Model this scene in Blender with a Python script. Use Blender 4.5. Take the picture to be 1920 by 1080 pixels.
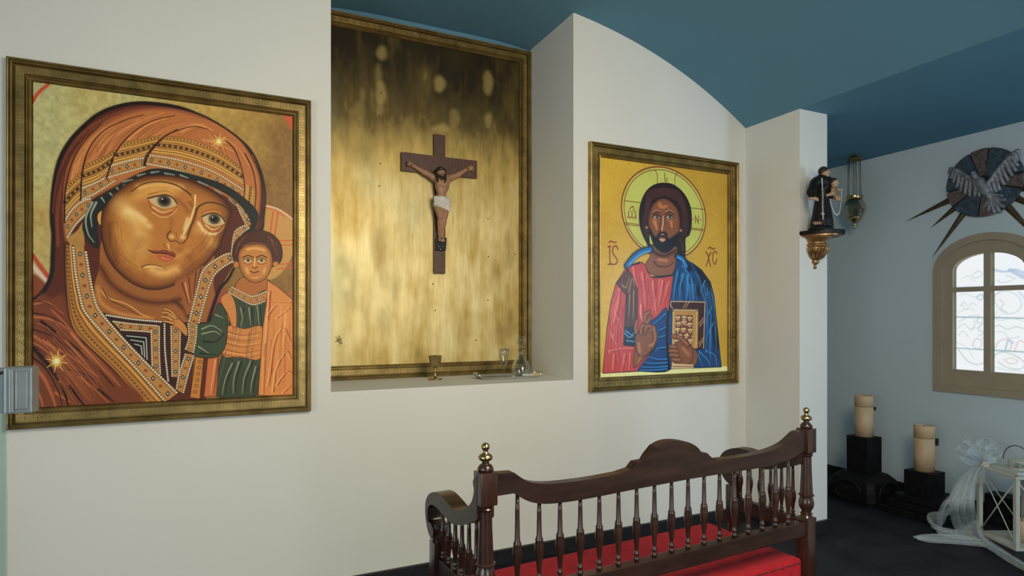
import bpy, bmesh, math, random
import numpy as np
from mathutils import Vector, Matrix

for o in list(bpy.data.objects):
    bpy.data.objects.remove(o)
S = bpy.context.scene
COL = S.collection
rnd = random.Random(7)

# ------------------------------------------------------------------ camera
F_PX, YAW, HOR, CAM_H = 1136.0, math.radians(25.4), 595.0, 1.40
cam_d = bpy.data.cameras.new('camera')
cam_d.sensor_width = 36.0
cam_d.lens = 36.0 * F_PX / 1920.0
cam_d.shift_y = (HOR - 540.0) / 1920.0
cam_d.clip_start = 0.05
cam = bpy.data.objects.new('camera', cam_d)
cam.location = (0, 0, CAM_H)
cam.rotation_euler = (math.radians(90), 0, -YAW)
COL.objects.link(cam)
S.camera = cam

# ------------------------------------------------------------------ world, lights, exposure
world = bpy.data.worlds.new('overcast_sky')
S.world = world
world.use_nodes = True
wn = world.node_tree.nodes
bg = wn['Background']
bg.inputs['Color'].default_value = (0.93, 0.97, 1.0, 1)
bg.inputs['Strength'].default_value = 1.05

def area(name, loc, target, sx, sy, power, color):
    d = bpy.data.lights.new(name, 'AREA')
    d.shape = 'RECTANGLE'
    d.size, d.size_y = sx, sy
    d.energy = power
    d.color = color
    o = bpy.data.objects.new(name, d)
    o.location = loc
    o.rotation_euler = (Vector(target) - Vector(loc)).to_track_quat('-Z', 'Y').to_euler()
    COL.objects.link(o)
    return o

# daylight through the entrance behind the camera, the left side opening and the next window of the aisle
area('entrance_daylight', (1.3, -3.98, 1.1), (1.4, 0.0, 0.8), 1.4, 2.0, 40, (0.90, 0.97, 1.0))
area('side_opening_daylight', (-2.62, -0.6, 1.2), (0.6, -0.3, 1.1), 1.9, 1.9, 52, (0.88, 0.95, 1.0))
area('side_window_daylight', (4.90, -0.9, 1.6), (3.6, 0.4, 1.2), 1.0, 1.3, 66, (0.50, 0.76, 1.0))
# unseen warm fill light added in mid-air to brighten the lower main wall
area('nave_warm_fill', (1.25, 0.2, 2.35), (0.85, 3.15, 0.30), 0.9, 0.9, 62, (1.0, 0.87, 0.69))

S.view_settings.view_transform = 'Standard'
S.view_settings.look = 'None'
S.view_settings.exposure = 0.0
S.view_settings.gamma = 1.0
S.view_settings.use_curve_mapping = False

# ------------------------------------------------------------------ measuring helpers
SA, CA = math.sin(YAW), math.cos(YAW)
def ray(x, y):
    u = (x - 960.0) / F_PX
    return np.array([SA + CA * u, CA - SA * u, (HOR - y) / F_PX])
def at_y(x, y, Y):
    r = ray(x, y); p = r * (Y / r[1]); p[2] += CAM_H
    return p
def at_x(x, y, X):
    r = ray(x, y); p = r * (X / r[0]); p[2] += CAM_H
    return p
def at_z(x, y, Z):
    r = ray(x, y); p = r * ((Z - CAM_H) / r[2]); p[2] += CAM_H
    return p

# ------------------------------------------------------------------ materials
def lin(c):
    return tuple(((v / 255.0) / 12.92 if v / 255.0 <= 0.04045 else (((v / 255.0) + 0.055) / 1.055) ** 2.4) for v in c)

def mat(name, col, rough=0.5, metal=0.0, var=0.12, scale=8.0, bump=0.0, bscale=60.0, stretch=(1, 1, 1),
        spec=0.5, coat=0.0, trans=0.0, ior=1.45, col2=None):
    m = bpy.data.materials.new(name)
    m.use_nodes = True
    nt = m.node_tree
    b = nt.nodes['Principled BSDF']
    b.inputs['Roughness'].default_value = rough
    b.inputs['Metallic'].default_value = metal
    b.inputs['Specular IOR Level'].default_value = spec
    b.inputs['Coat Weight'].default_value = coat
    b.inputs['Coat Roughness'].default_value = 0.15
    b.inputs['Transmission Weight'].default_value = trans
    b.inputs['IOR'].default_value = ior
    tc = nt.nodes.new('ShaderNodeTexCoord')
    mp = nt.nodes.new('ShaderNodeMapping')
    mp.inputs['Scale'].default_value = stretch
    nt.links.new(tc.outputs['Object'], mp.inputs['Vector'])
    nz = nt.nodes.new('ShaderNodeTexNoise')
    nz.inputs['Scale'].default_value = scale
    nz.inputs['Detail'].default_value = 5
    nt.links.new(mp.outputs[0], nz.inputs['Vector'])
    rp = nt.nodes.new('ShaderNodeValToRGB')
    c2 = col2 if col2 else tuple(v * (1 + var) for v in col)
    c1 = col if col2 else tuple(v * (1 - var) for v in col)
    rp.color_ramp.elements[0].color = (*c1, 1)
    rp.color_ramp.elements[1].color = (*c2, 1)
    rp.color_ramp.elements[0].position = 0.3
    rp.color_ramp.elements[1].position = 0.7
    nt.links.new(nz.outputs['Fac'], rp.inputs['Fac'])
    nt.links.new(rp.outputs['Color'], b.inputs['Base Color'])
    if bump > 0:
        n2 = nt.nodes.new('ShaderNodeTexNoise')
        n2.inputs['Scale'].default_value = bscale
        n2.inputs['Detail'].default_value = 4
        nt.links.new(mp.outputs[0], n2.inputs['Vector'])
        bp = nt.nodes.new('ShaderNodeBump')
        bp.inputs['Strength'].default_value = bump
        bp.inputs['Distance'].default_value = 0.01
        nt.links.new(n2.outputs['Fac'], bp.inputs['Height'])
        nt.links.new(bp.outputs['Normal'], b.inputs['Normal'])
    return m

M = {}
M['wall'] = mat('white_wall_paint', (0.70, 0.695, 0.635), 0.75, var=0.02, scale=1.2, bump=0.04, bscale=25, spec=0.25)
M['wall_aisle'] = mat('wall_paint_daylight_tint', (0.60, 0.70, 0.735), 0.75, var=0.02, scale=1.2, bump=0.04, bscale=25, spec=0.25)  # wall paint with the aisle's cool daylight tint put into its colour
M['blue'] = mat('blue_ceiling_paint', (0.115, 0.255, 0.345), 0.8, var=0.05, scale=1.0, spec=0.2)
M['base'] = mat('black_skirting', (0.012, 0.012, 0.014), 0.45, var=0.3, scale=20, bump=0.1)
M['brass_frame'] = mat('antique_gilt_frame', (0.33, 0.235, 0.085), 0.36, metal=0.75, var=0.3, scale=14)
M['brass'] = mat('polished_brass', (0.47, 0.35, 0.165), 0.27, metal=1.0, var=0.12, scale=20)
M['old_brass'] = mat('tarnished_brass', (0.22, 0.145, 0.045), 0.4, metal=0.8, var=0.35, scale=25)
M['gilt'] = mat('gilded_carving', (0.33, 0.185, 0.075), 0.35, metal=0.75, var=0.45, scale=35)
M['wood'] = mat('dark_varnished_wood', (0.024, 0.0115, 0.0085), 0.36, var=0.45, scale=6, stretch=(1, 6, 6), coat=0.2, spec=0.4)
M['wood_turn'] = mat('dark_turned_wood', (0.032, 0.014, 0.009), 0.24, var=0.4, scale=10, stretch=(5, 5, 1), coat=0.5)
M['cross_wood'] = mat('brown_cross_wood', (0.085, 0.034, 0.019), 0.45, var=0.35, scale=30, stretch=(5, 5, 1))
M['red'] = mat('red_velvet', (0.40, 0.010, 0.020), 0.8, var=0.18, scale=30, spec=0.2)
M['red'].node_tree.nodes['Principled BSDF'].inputs['Sheen Weight'].default_value = 0.05
M['skin'] = mat('painted_skin', (0.36, 0.19, 0.10), 0.5, var=0.15, scale=40)
M['skin_pale'] = mat('painted_pale_skin', (0.42, 0.255, 0.15), 0.45, var=0.1, scale=60)
M['hair'] = mat('dark_painted_hair', (0.022, 0.012, 0.008), 0.55, var=0.4, scale=80, bump=0.4, bscale=150)
M['cloth'] = mat('white_painted_cloth', (0.62, 0.58, 0.49), 0.7, var=0.18, scale=60, bump=0.4, bscale=90)
M['habit'] = mat('black_painted_habit', (0.0075, 0.0068, 0.007), 0.45, spec=0.3, var=0.4, scale=30, bump=0.25, bscale=70)
M['pearl'] = mat('pearl_white_bead', (0.62, 0.62, 0.58), 0.3, var=0.1)
M['cream_paint'] = mat('cream_window_paint', (0.40, 0.325, 0.225), 0.5, var=0.05, scale=6)
M['candle'] = mat('cream_candle_wax', (0.60, 0.42, 0.24), 0.5, var=0.08, scale=14)
M['blackstone'] = mat('black_painted_plinth', (0.0065, 0.006, 0.0065), 0.6, spec=0.25, var=0.5, scale=30, bump=0.35, bscale=40)
M['white_metal'] = mat('cream_white_metal', (0.52, 0.51, 0.42), 0.4, var=0.08, scale=20)
M['steel'] = mat('brushed_steel', (0.22, 0.25, 0.255), 0.4, metal=0.6, var=0.06, scale=30)
M['silver'] = mat('polished_silver', (0.62, 0.62, 0.60), 0.14, metal=1.0, var=0.08, scale=30)
M['pewter'] = mat('pewter_relief', (0.27, 0.275, 0.295), 0.45, metal=0.4, var=0.45, scale=40, bump=0.6, bscale=80)
M['slate'] = mat('blue_grey_mosaic', (0.062, 0.092, 0.118), 0.5, metal=0.2, var=0.5, scale=35, bump=0.7, bscale=55)
M['bronze'] = mat('brown_mosaic', (0.155, 0.115, 0.10), 0.5, metal=0.2, var=0.45, scale=35, bump=0.7, bscale=55)
M['grout'] = mat('dark_grout', (0.02, 0.022, 0.026), 0.7)
M['ray'] = mat('dull_bronze_ray', (0.105, 0.075, 0.038), 0.42, metal=0.5, var=0.4, scale=30)
M['dark_metal'] = mat('dark_wire', (0.05, 0.055, 0.055), 0.4, metal=0.6)
M['black'] = mat('black_plastic', (0.012, 0.012, 0.012), 0.5)

def mat_thin_glass(name, col, refl=0.10):
    m = bpy.data.materials.new(name); m.use_nodes = True
    nt = m.node_tree; nt.nodes.clear()
    N = nt.nodes.new; L = nt.links.new
    out = N('ShaderNodeOutputMaterial'); tr = N('ShaderNodeBsdfTransparent'); gl = N('ShaderNodeBsdfGlossy'); gl.inputs['Roughness'].default_value = 0.03
    nz = N('ShaderNodeTexNoise'); nz.inputs['Scale'].default_value = 6
    rp = N('ShaderNodeValToRGB'); rp.color_ramp.elements[0].color = (*[c * 0.97 for c in col], 1); rp.color_ramp.elements[1].color = (*col, 1)
    L(nz.outputs['Fac'], rp.inputs['Fac']); L(rp.outputs['Color'], tr.inputs['Color'])
    lw = N('ShaderNodeLayerWeight'); lw.inputs['Blend'].default_value = 0.28
    mr = N('ShaderNodeMapRange'); mr.inputs['To Min'].default_value = refl * 0.4; mr.inputs['To Max'].default_value = 0.85
    L(lw.outputs['Facing'], mr.inputs['Value'])
    ms = N('ShaderNodeMixShader'); L(mr.outputs[0], ms.inputs['Fac']); L(tr.outputs[0], ms.inputs[1]); L(gl.outputs[0], ms.inputs[2]); L(ms.outputs[0], out.inputs['Surface'])
    return m
M['glass'] = mat_thin_glass('clear_glass', (0.95, 0.97, 0.96))
M['gate_glass'] = mat_thin_glass('greenish_plate_glass', (0.80, 0.92, 0.88))
M['lamp_glass'] = mat_thin_glass('amber_lamp_glass', (0.78, 0.70, 0.46), 0.5)

def mat_attr(name, rough=0.4, metal=0.0, coat=0.0, bump=0.0, spec=0.4, bstretch=(1, 1, 1), bscale=200):
    m = bpy.data.materials.new(name); m.use_nodes = True
    nt = m.node_tree
    b = nt.nodes['Principled BSDF']
    at = nt.nodes.new('ShaderNodeAttribute'); at.attribute_name = 'paint'
    nt.links.new(at.outputs['Color'], b.inputs['Base Color'])
    b.inputs['Roughness'].default_value = rough
    b.inputs['Metallic'].default_value = metal
    b.inputs['Coat Weight'].default_value = coat
    b.inputs['Coat Roughness'].default_value = 0.12
    b.inputs['Specular IOR Level'].default_value = spec
    if bump:
        tc = nt.nodes.new('ShaderNodeTexCoord')
        mp = nt.nodes.new('ShaderNodeMapping'); mp.inputs['Scale'].default_value = bstretch
        n2 = nt.nodes.new('ShaderNodeTexNoise'); n2.inputs['Scale'].default_value = bscale
        bp = nt.nodes.new('ShaderNodeBump'); bp.inputs['Strength'].default_value = bump; bp.inputs['Distance'].default_value = 0.01
        nt.links.new(tc.outputs['Object'], mp.inputs['Vector'])
        nt.links.new(mp.outputs[0], n2.inputs['Vector'])
        nt.links.new(n2.outputs['Fac'], bp.inputs['Height'])
        nt.links.new(bp.outputs['Normal'], b.inputs['Normal'])
    return m

def mat_floor():
    m = bpy.data.materials.new('dark_dusty_floor'); m.use_nodes = True
    nt = m.node_tree; b = nt.nodes['Principled BSDF']
    tc = nt.nodes.new('ShaderNodeTexCoord')
    n1 = nt.nodes.new('ShaderNodeTexNoise'); n1.inputs['Scale'].default_value = 5; n1.inputs['Detail'].default_value = 8
    r1 = nt.nodes.new('ShaderNodeValToRGB')
    r1.color_ramp.elements[0].color = (0.0075, 0.0065, 0.010, 1); r1.color_ramp.elements[0].position = 0.35
    r1.color_ramp.elements[1].color = (0.024, 0.022, 0.027, 1); r1.color_ramp.elements[1].position = 0.75
    vo = nt.nodes.new('ShaderNodeTexVoronoi'); vo.inputs['Scale'].default_value = 26
    r2 = nt.nodes.new('ShaderNodeValToRGB')
    r2.color_ramp.elements[0].color = (1, 1, 1, 1); r2.color_ramp.elements[0].position = 0.045
    r2.color_ramp.elements[1].color = (0, 0, 0, 1); r2.color_ramp.elements[1].position = 0.075
    n3 = nt.nodes.new('ShaderNodeTexNoise'); n3.inputs['Scale'].default_value = 14
    r3 = nt.nodes.new('ShaderNodeValToRGB'); r3.color_ramp.elements[0].position = 0.56; r3.color_ramp.elements[1].position = 0.66
    mu = nt.nodes.new('ShaderNodeMath'); mu.operation = 'MULTIPLY'
    mx = nt.nodes.new('ShaderNodeMixRGB'); mx.inputs['Color2'].default_value = (0.14, 0.135, 0.14, 1)
    for n in (n1, vo, n3): nt.links.new(tc.outputs['Object'], n.inputs['Vector'])
    nt.links.new(n1.outputs['Fac'], r1.inputs['Fac'])
    nt.links.new(vo.outputs['Distance'], r2.inputs['Fac'])
    nt.links.new(n3.outputs['Fac'], r3.inputs['Fac'])
    nt.links.new(r2.outputs['Color'], mu.inputs[0]); nt.links.new(r3.outputs['Color'], mu.inputs[1])
    nt.links.new(mu.outputs[0], mx.inputs['Fac']); nt.links.new(r1.outputs['Color'], mx.inputs['Color1'])
    nt.links.new(mx.outputs['Color'], b.inputs['Base Color'])
    b.inputs['Roughness'].default_value = 0.7
    b.inputs['Specular IOR Level'].default_value = 0.25
    return m
M['floor'] = mat_floor()

def mat_tulle():
    m = bpy.data.materials.new('white_tulle'); m.use_nodes = True
    nt = m.node_tree; nt.nodes.clear()
    out = nt.nodes.new('ShaderNodeOutputMaterial')
    tr = nt.nodes.new('ShaderNodeBsdfTransparent')
    df = nt.nodes.new('ShaderNodeBsdfDiffuse'); tl = nt.nodes.new('ShaderNodeBsdfTranslucent')
    for n in (df, tl): n.inputs['Color'].default_value = (0.80, 0.84, 0.82, 1)
    a = nt.nodes.new('ShaderNodeMixShader'); a.inputs['Fac'].default_value = 0.4
    nt.links.new(df.outputs[0], a.inputs[1]); nt.links.new(tl.outputs[0], a.inputs[2])
    nz = nt.nodes.new('ShaderNodeTexNoise'); nz.inputs['Scale'].default_value = 22
    mr = nt.nodes.new('ShaderNodeMapRange'); mr.inputs['To Min'].default_value = 0.16; mr.inputs['To Max'].default_value = 0.58
    nt.links.new(nz.outputs['Fac'], mr.inputs['Value'])
    b = nt.nodes.new('ShaderNodeMixShader')
    nt.links.new(mr.outputs[0], b.inputs['Fac'])
    nt.links.new(tr.outputs[0], b.inputs[1]); nt.links.new(a.outputs[0], b.inputs[2])
    nt.links.new(b.outputs[0], out.inputs['Surface'])
    return m
M['tulle'] = mat_tulle()

# ------------------------------------------------------------------ object helpers
def link_mesh(name, me, m, parent=None, smooth=False):
    if m: me.materials.append(m)
    if smooth:
        me.polygons.foreach_set('use_smooth', [True] * len(me.polygons))
    o = bpy.data.objects.new(name, me)
    COL.objects.link(o)
    if parent:
        me.transform(Matrix.Translation(-Vector(BASE.get(parent.name, (0, 0, 0)))))
        o.parent = parent
        BASE[o.name] = BASE.get(parent.name, (0, 0, 0))
    return o
BASE = {}

def tag(o, label=None, cat=None, group=None, kind=None):
    if label: o['label'] = label
    if cat: o['category'] = cat
    if group: o['group'] = group
    if kind: o['kind'] = kind
    return o

def thing(name, label, cat, base, group=None):
    """An Empty at the thing's base; its parts are given in world coordinates."""
    o = bpy.data.objects.new(name, None)
    o.empty_display_size = 0.05
    COL.objects.link(o)
    o.location = base
    BASE[o.name] = tuple(base)
    tag(o, label, cat, group)
    return o

def local_thing(name, label, cat, loc, rz=0.0, group=None):
    """An Empty whose parts are given in its own coordinates."""
    o = bpy.data.objects.new(name, None)
    o.empty_display_size = 0.05
    COL.objects.link(o)
    o.location = loc
    o.rotation_euler = (0, 0, rz)
    tag(o, label, cat, group)
    return o

def bm_mesh(bm, name='mesh'):
    bmesh.ops.recalc_face_normals(bm, faces=bm.faces)
    me = bpy.data.meshes.new(name)
    bm.to_mesh(me); bm.free()
    return me

def add_box(bm, lo, hi, bevel=0.0):
    vs = [bm.verts.new((x, y, z)) for z in (lo[2], hi[2]) for y in (lo[1], hi[1]) for x in (lo[0], hi[0])]
    fs = [(0, 1, 3, 2), (4, 6, 7, 5), (0, 4, 5, 1), (1, 5, 7, 3), (3, 7, 6, 2), (2, 6, 4, 0)]
    faces = [bm.faces.new([vs[i] for i in f]) for f in fs]
    if bevel:
        es = list({e for f in faces for e in f.edges})
        bmesh.ops.bevel(bm, geom=es, offset=bevel, segments=2, affect='EDGES', profile=0.7)

def box(name, lo, hi, m, parent=None, bevel=0.0):
    bm = bmesh.new(); add_box(bm, lo, hi, bevel)
    return link_mesh(name, bm_mesh(bm), m, parent)

def add_obox(bm, c, ax, ay, az, hx, hy, hz):
    c = Vector(c); ax = Vector(ax); ay = Vector(ay); az = Vector(az)
    vs = [bm.verts.new(c + ax * hx * sx + ay * hy * sy + az * hz * sz) for sz in (-1, 1) for sy in (-1, 1) for sx in (-1, 1)]
    for f in [(0, 1, 3, 2), (4, 6, 7, 5), (0, 4, 5, 1), (1, 5, 7, 3), (3, 7, 6, 2), (2, 6, 4, 0)]:
        bm.faces.new([vs[i] for i in f])

def add_prism(bm, pts, ext):
    """A closed outline (3D points) extruded along the vector ext."""
    ext = Vector(ext)
    a = [bm.verts.new(Vector(p)) for p in pts]
    b = [bm.verts.new(Vector(p) + ext) for p in pts]
    n = len(a)
    bm.faces.new(a); bm.faces.new(b[::-1])
    for i in range(n):
        bm.faces.new([a[i], a[(i + 1) % n], b[(i + 1) % n], b[i]])

def add_ring(bm, outer, inner, ext):
    """A closed band between two outlines of the same count, extruded along ext."""
    ext = Vector(ext)
    n = len(outer)
    A = [bm.verts.new(Vector(p)) for p in outer]; B = [bm.verts.new(Vector(p)) for p in inner]
    A2 = [bm.verts.new(Vector(p) + ext) for p in outer]; B2 = [bm.verts.new(Vector(p) + ext) for p in inner]
    for i in range(n):
        j = (i + 1) % n
        bm.faces.new([A[i], A[j], B[j], B[i]]); bm.faces.new([A2[i], B2[i], B2[j], A2[j]])
        bm.faces.new([A[i], A2[i], A2[j], A[j]]); bm.faces.new([B[i], B[j], B2[j], B2[i]])

def add_lathe(bm, prof, c=(0, 0, 0), seg=20, sx=1.0, sy=1.0, a0=0.0, a1=2 * math.pi):
    """prof = [(radius, z)...] turned about the vertical through c."""
    full = abs(a1 - a0 - 2 * math.pi) < 1e-6
    cnt = seg if full else seg + 1
    rings = []
    for r, z in prof:
        if r < 1e-6:
            rings.append([bm.verts.new((c[0], c[1], c[2] + z))])
        else:
            rings.append([bm.verts.new((c[0] + r * sx * math.cos(a0 + (a1 - a0) * i / seg), c[1] + r * sy * math.sin(a0 + (a1 - a0) * i / seg), c[2] + z)) for i in range(cnt)])
    for k in range(len(rings) - 1):
        A, B = rings[k], rings[k + 1]
        for i in range(seg if full else cnt - 1):
            j = (i + 1) % cnt
            if len(A) == 1 and len(B) == 1: continue
            if len(A) == 1: bm.faces.new([A[0], B[j], B[i]])
            elif len(B) == 1: bm.faces.new([A[i], A[j], B[0]])
            else: bm.faces.new([A[i], A[j], B[j], B[i]])
    if full:
        for R in (rings[0], rings[-1]):
            if len(R) > 2: bm.faces.new(R)

def lathe(name, prof, c, m, parent=None, seg=24, smooth=True, sx=1.0, sy=1.0):
    bm = bmesh.new(); add_lathe(bm, prof, c, seg, sx, sy)
    return link_mesh(name, bm_mesh(bm), m, parent, smooth)

def add_tube(bm, pts, r, seg=8, closed=False):
    pts = [Vector(p) for p in pts]
    n = len(pts)
    rs = r if hasattr(r, '__len__') else [r] * n
    rings = []
    up = None
    for i, p in enumerate(pts):
        if closed: t = pts[(i + 1) % n] - pts[i - 1]
        else: t = pts[min(i + 1, n - 1)] - pts[max(i - 1, 0)]
        t.normalize()
        if up is None:
            up = t.orthogonal().normalized()
        up = (up - t * up.dot(t))
        if up.length < 1e-6: up = t.orthogonal()
        up.normalize()
        sd = t.cross(up)
        rings.append([bm.verts.new(p + (up * math.cos(2 * math.pi * k / seg) + sd * math.sin(2 * math.pi * k / seg)) * rs[i]) for k in range(seg)])
    for i in range(n if closed else n - 1):
        A, B = rings[i], rings[(i + 1) % n]
        for k in range(seg):
            bm.faces.new([A[k], A[(k + 1) % seg], B[(k + 1) % seg], B[k]])
    if not closed:
        bm.faces.new(rings[0][::-1]); bm.faces.new(rings[-1])

def tube(name, pts, r, m, parent=None, seg=8, closed=False):
    bm = bmesh.new(); add_tube(bm, pts, r, seg, closed)
    return link_mesh(name, bm_mesh(bm), m, parent, True)

def add_ball(bm, c, r, u=10, v=6):
    bmesh.ops.create_uvsphere(bm, u_segments=u, v_segments=v, radius=r, matrix=Matrix.Translation(Vector(c)))

def crom(pts, n=8, closed=False):
    P = np.array(pts, float)
    N = len(P)
    if N < 3: 
        return P if not closed else P
    out = []
    rng = range(N) if closed else range(N - 1)
    for i in rng:
        p0 = P[(i - 1) % N] if (closed or i > 0) else 2 * P[0] - P[1]
        p1 = P[i]; p2 = P[(i + 1) % N]
        p3 = P[(i + 2) % N] if (closed or i + 2 < N) else 2 * P[-1] - P[-2]
        for k in range(n):
            t = k / n
            out.append(0.5 * ((2 * p1) + (-p0 + p2) * t + (2 * p0 - 5 * p1 + 4 * p2 - p3) * t * t + (-p0 + 3 * p1 - 3 * p2 + p3) * t ** 3))
    if not closed: out.append(P[-1])
    return np.array(out)

# ------------------------------------------------------------------ smooth sculpting: distance field + surface nets
class Sculpt:
    def __init__(s, lo, hi, step):
        s.lo = np.array(lo, float); s.step = step
        n = np.ceil((np.array(hi) - s.lo) / step).astype(int) + 1
        ax = [s.lo[i] + step * np.arange(n[i]) for i in range(3)]
        s.X, s.Y, s.Z = np.meshgrid(*ax, indexing='ij')
        s.f = np.full(s.X.shape, 1e3)
    def _join(s, d, k):
        if k <= 0: s.f = np.minimum(s.f, d)
        else:
            h = np.clip(0.5 + 0.5 * (s.f - d) / k, 0, 1)
            s.f = s.f * (1 - h) + d * h - k * h * (1 - h)
        return s
    def cap(s, a, b, ra, rb=None, k=0.008):
        rb = ra if rb is None else rb
        a = np.array(a, float); b = np.array(b, float); ab = b - a
        px, py, pz = s.X - a[0], s.Y - a[1], s.Z - a[2]
        t = np.clip((px * ab[0] + py * ab[1] + pz * ab[2]) / max(ab @ ab, 1e-12), 0, 1)
        d = np.sqrt((px - t * ab[0]) ** 2 + (py - t * ab[1]) ** 2 + (pz - t * ab[2]) ** 2) - (ra + (rb - ra) * t)
        return s._join(d, k)
    def ell(s, c, r, k=0.008, rot=None):
        p = np.stack([s.X - c[0], s.Y - c[1], s.Z - c[2]], -1)
        if rot is not None: p = p @ np.array(rot)
        q = p / np.array(r)
        l = np.sqrt((q ** 2).sum(-1)); g = np.sqrt(((q / np.array(r)) ** 2).sum(-1))
        d = l * (l - 1) / np.maximum(g, 1e-9)
        return s._join(d, k)
    def cut_ell(s, c, r, k=0.004):
        q = np.stack([s.X - c[0], s.Y - c[1], s.Z - c[2]], -1) / np.array(r)
        l = np.sqrt((q ** 2).sum(-1)); g = np.sqrt(((q / np.array(r)) ** 2).sum(-1))
        d = -(l * (l - 1) / np.maximum(g, 1e-9))
        h = np.clip(0.5 - 0.5 * (s.f - d) / k, 0, 1)
        s.f = s.f * (1 - h) + d * h + k * h * (1 - h)
        return s
    def mesh(s, name='sculpt'):
        f = s.f.copy()
        f[0] = f[-1] = 1; f[:, 0] = f[:, -1] = 1; f[:, :, 0] = f[:, :, -1] = 1
        ins = f < 0
        nx, ny, nz = f.shape
        acc = np.zeros((nx - 1, ny - 1, nz - 1, 3)); cnt = np.zeros((nx - 1, ny - 1, nz - 1))
        corners = [(i, j, k) for i in (0, 1) for j in (0, 1) for k in (0, 1)]
        for c in corners:
            for ax in range(3):
                if c[ax] == 1: continue
                d = list(c); d[ax] = 1
                A = f[c[0]:nx - 1 + c[0], c[1]:ny - 1 + c[1], c[2]:nz - 1 + c[2]]
                B = f[d[0]:nx - 1 + d[0], d[1]:ny - 1 + d[1], d[2]:nz - 1 + d[2]]
                x = (A < 0) != (B < 0)
                t = np.where(x, A / np.where(x, A - B, 1), 0)
                for q in range(3):
                    acc[..., q] += np.where(x, c[q] + (t if q == ax else 0), 0)
                cnt += x
        act = cnt > 0
        idx = -np.ones(act.shape, int); idx[act] = np.arange(act.sum())
        I = np.argwhere(act)
        V = (I + acc[act] / cnt[act][:, None]) * s.step + s.lo
        quads = []
        for ax in range(3):
            sl0 = [slice(None)] * 3; sl1 = [slice(None)] * 3
            sl0[ax] = slice(0, -1); sl1[ax] = slice(1, None)
            a, b = ins[tuple(sl0)], ins[tuple(sl1)]
            E = np.argwhere(a != b)
            o1, o2 = [q for q in range(3) if q != ax]
            E = E[(E[:, o1] > 0) & (E[:, o2] > 0)]
            if not len(E): continue
            def cell(d1, d2):
                c = E.copy(); c[:, o1] += d1; c[:, o2] += d2
                return idx[c[:, 0], c[:, 1], c[:, 2]]
            q = np.stack([cell(-1, -1), cell(0, -1), cell(0, 0), cell(-1, 0)], 1)
            flip = a[E[:, 0], E[:, 1], E[:, 2]]
            if ax == 1: flip = ~flip
            q[~flip] = q[~flip][:, ::-1]
            quads.append(q)
        Q = np.concatenate(quads)
        Q = Q[(Q >= 0).all(1)]
        me = bpy.data.meshes.new(name)
        me.from_pydata(V.tolist(), [], Q.tolist())
        me.update()
        return me

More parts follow.
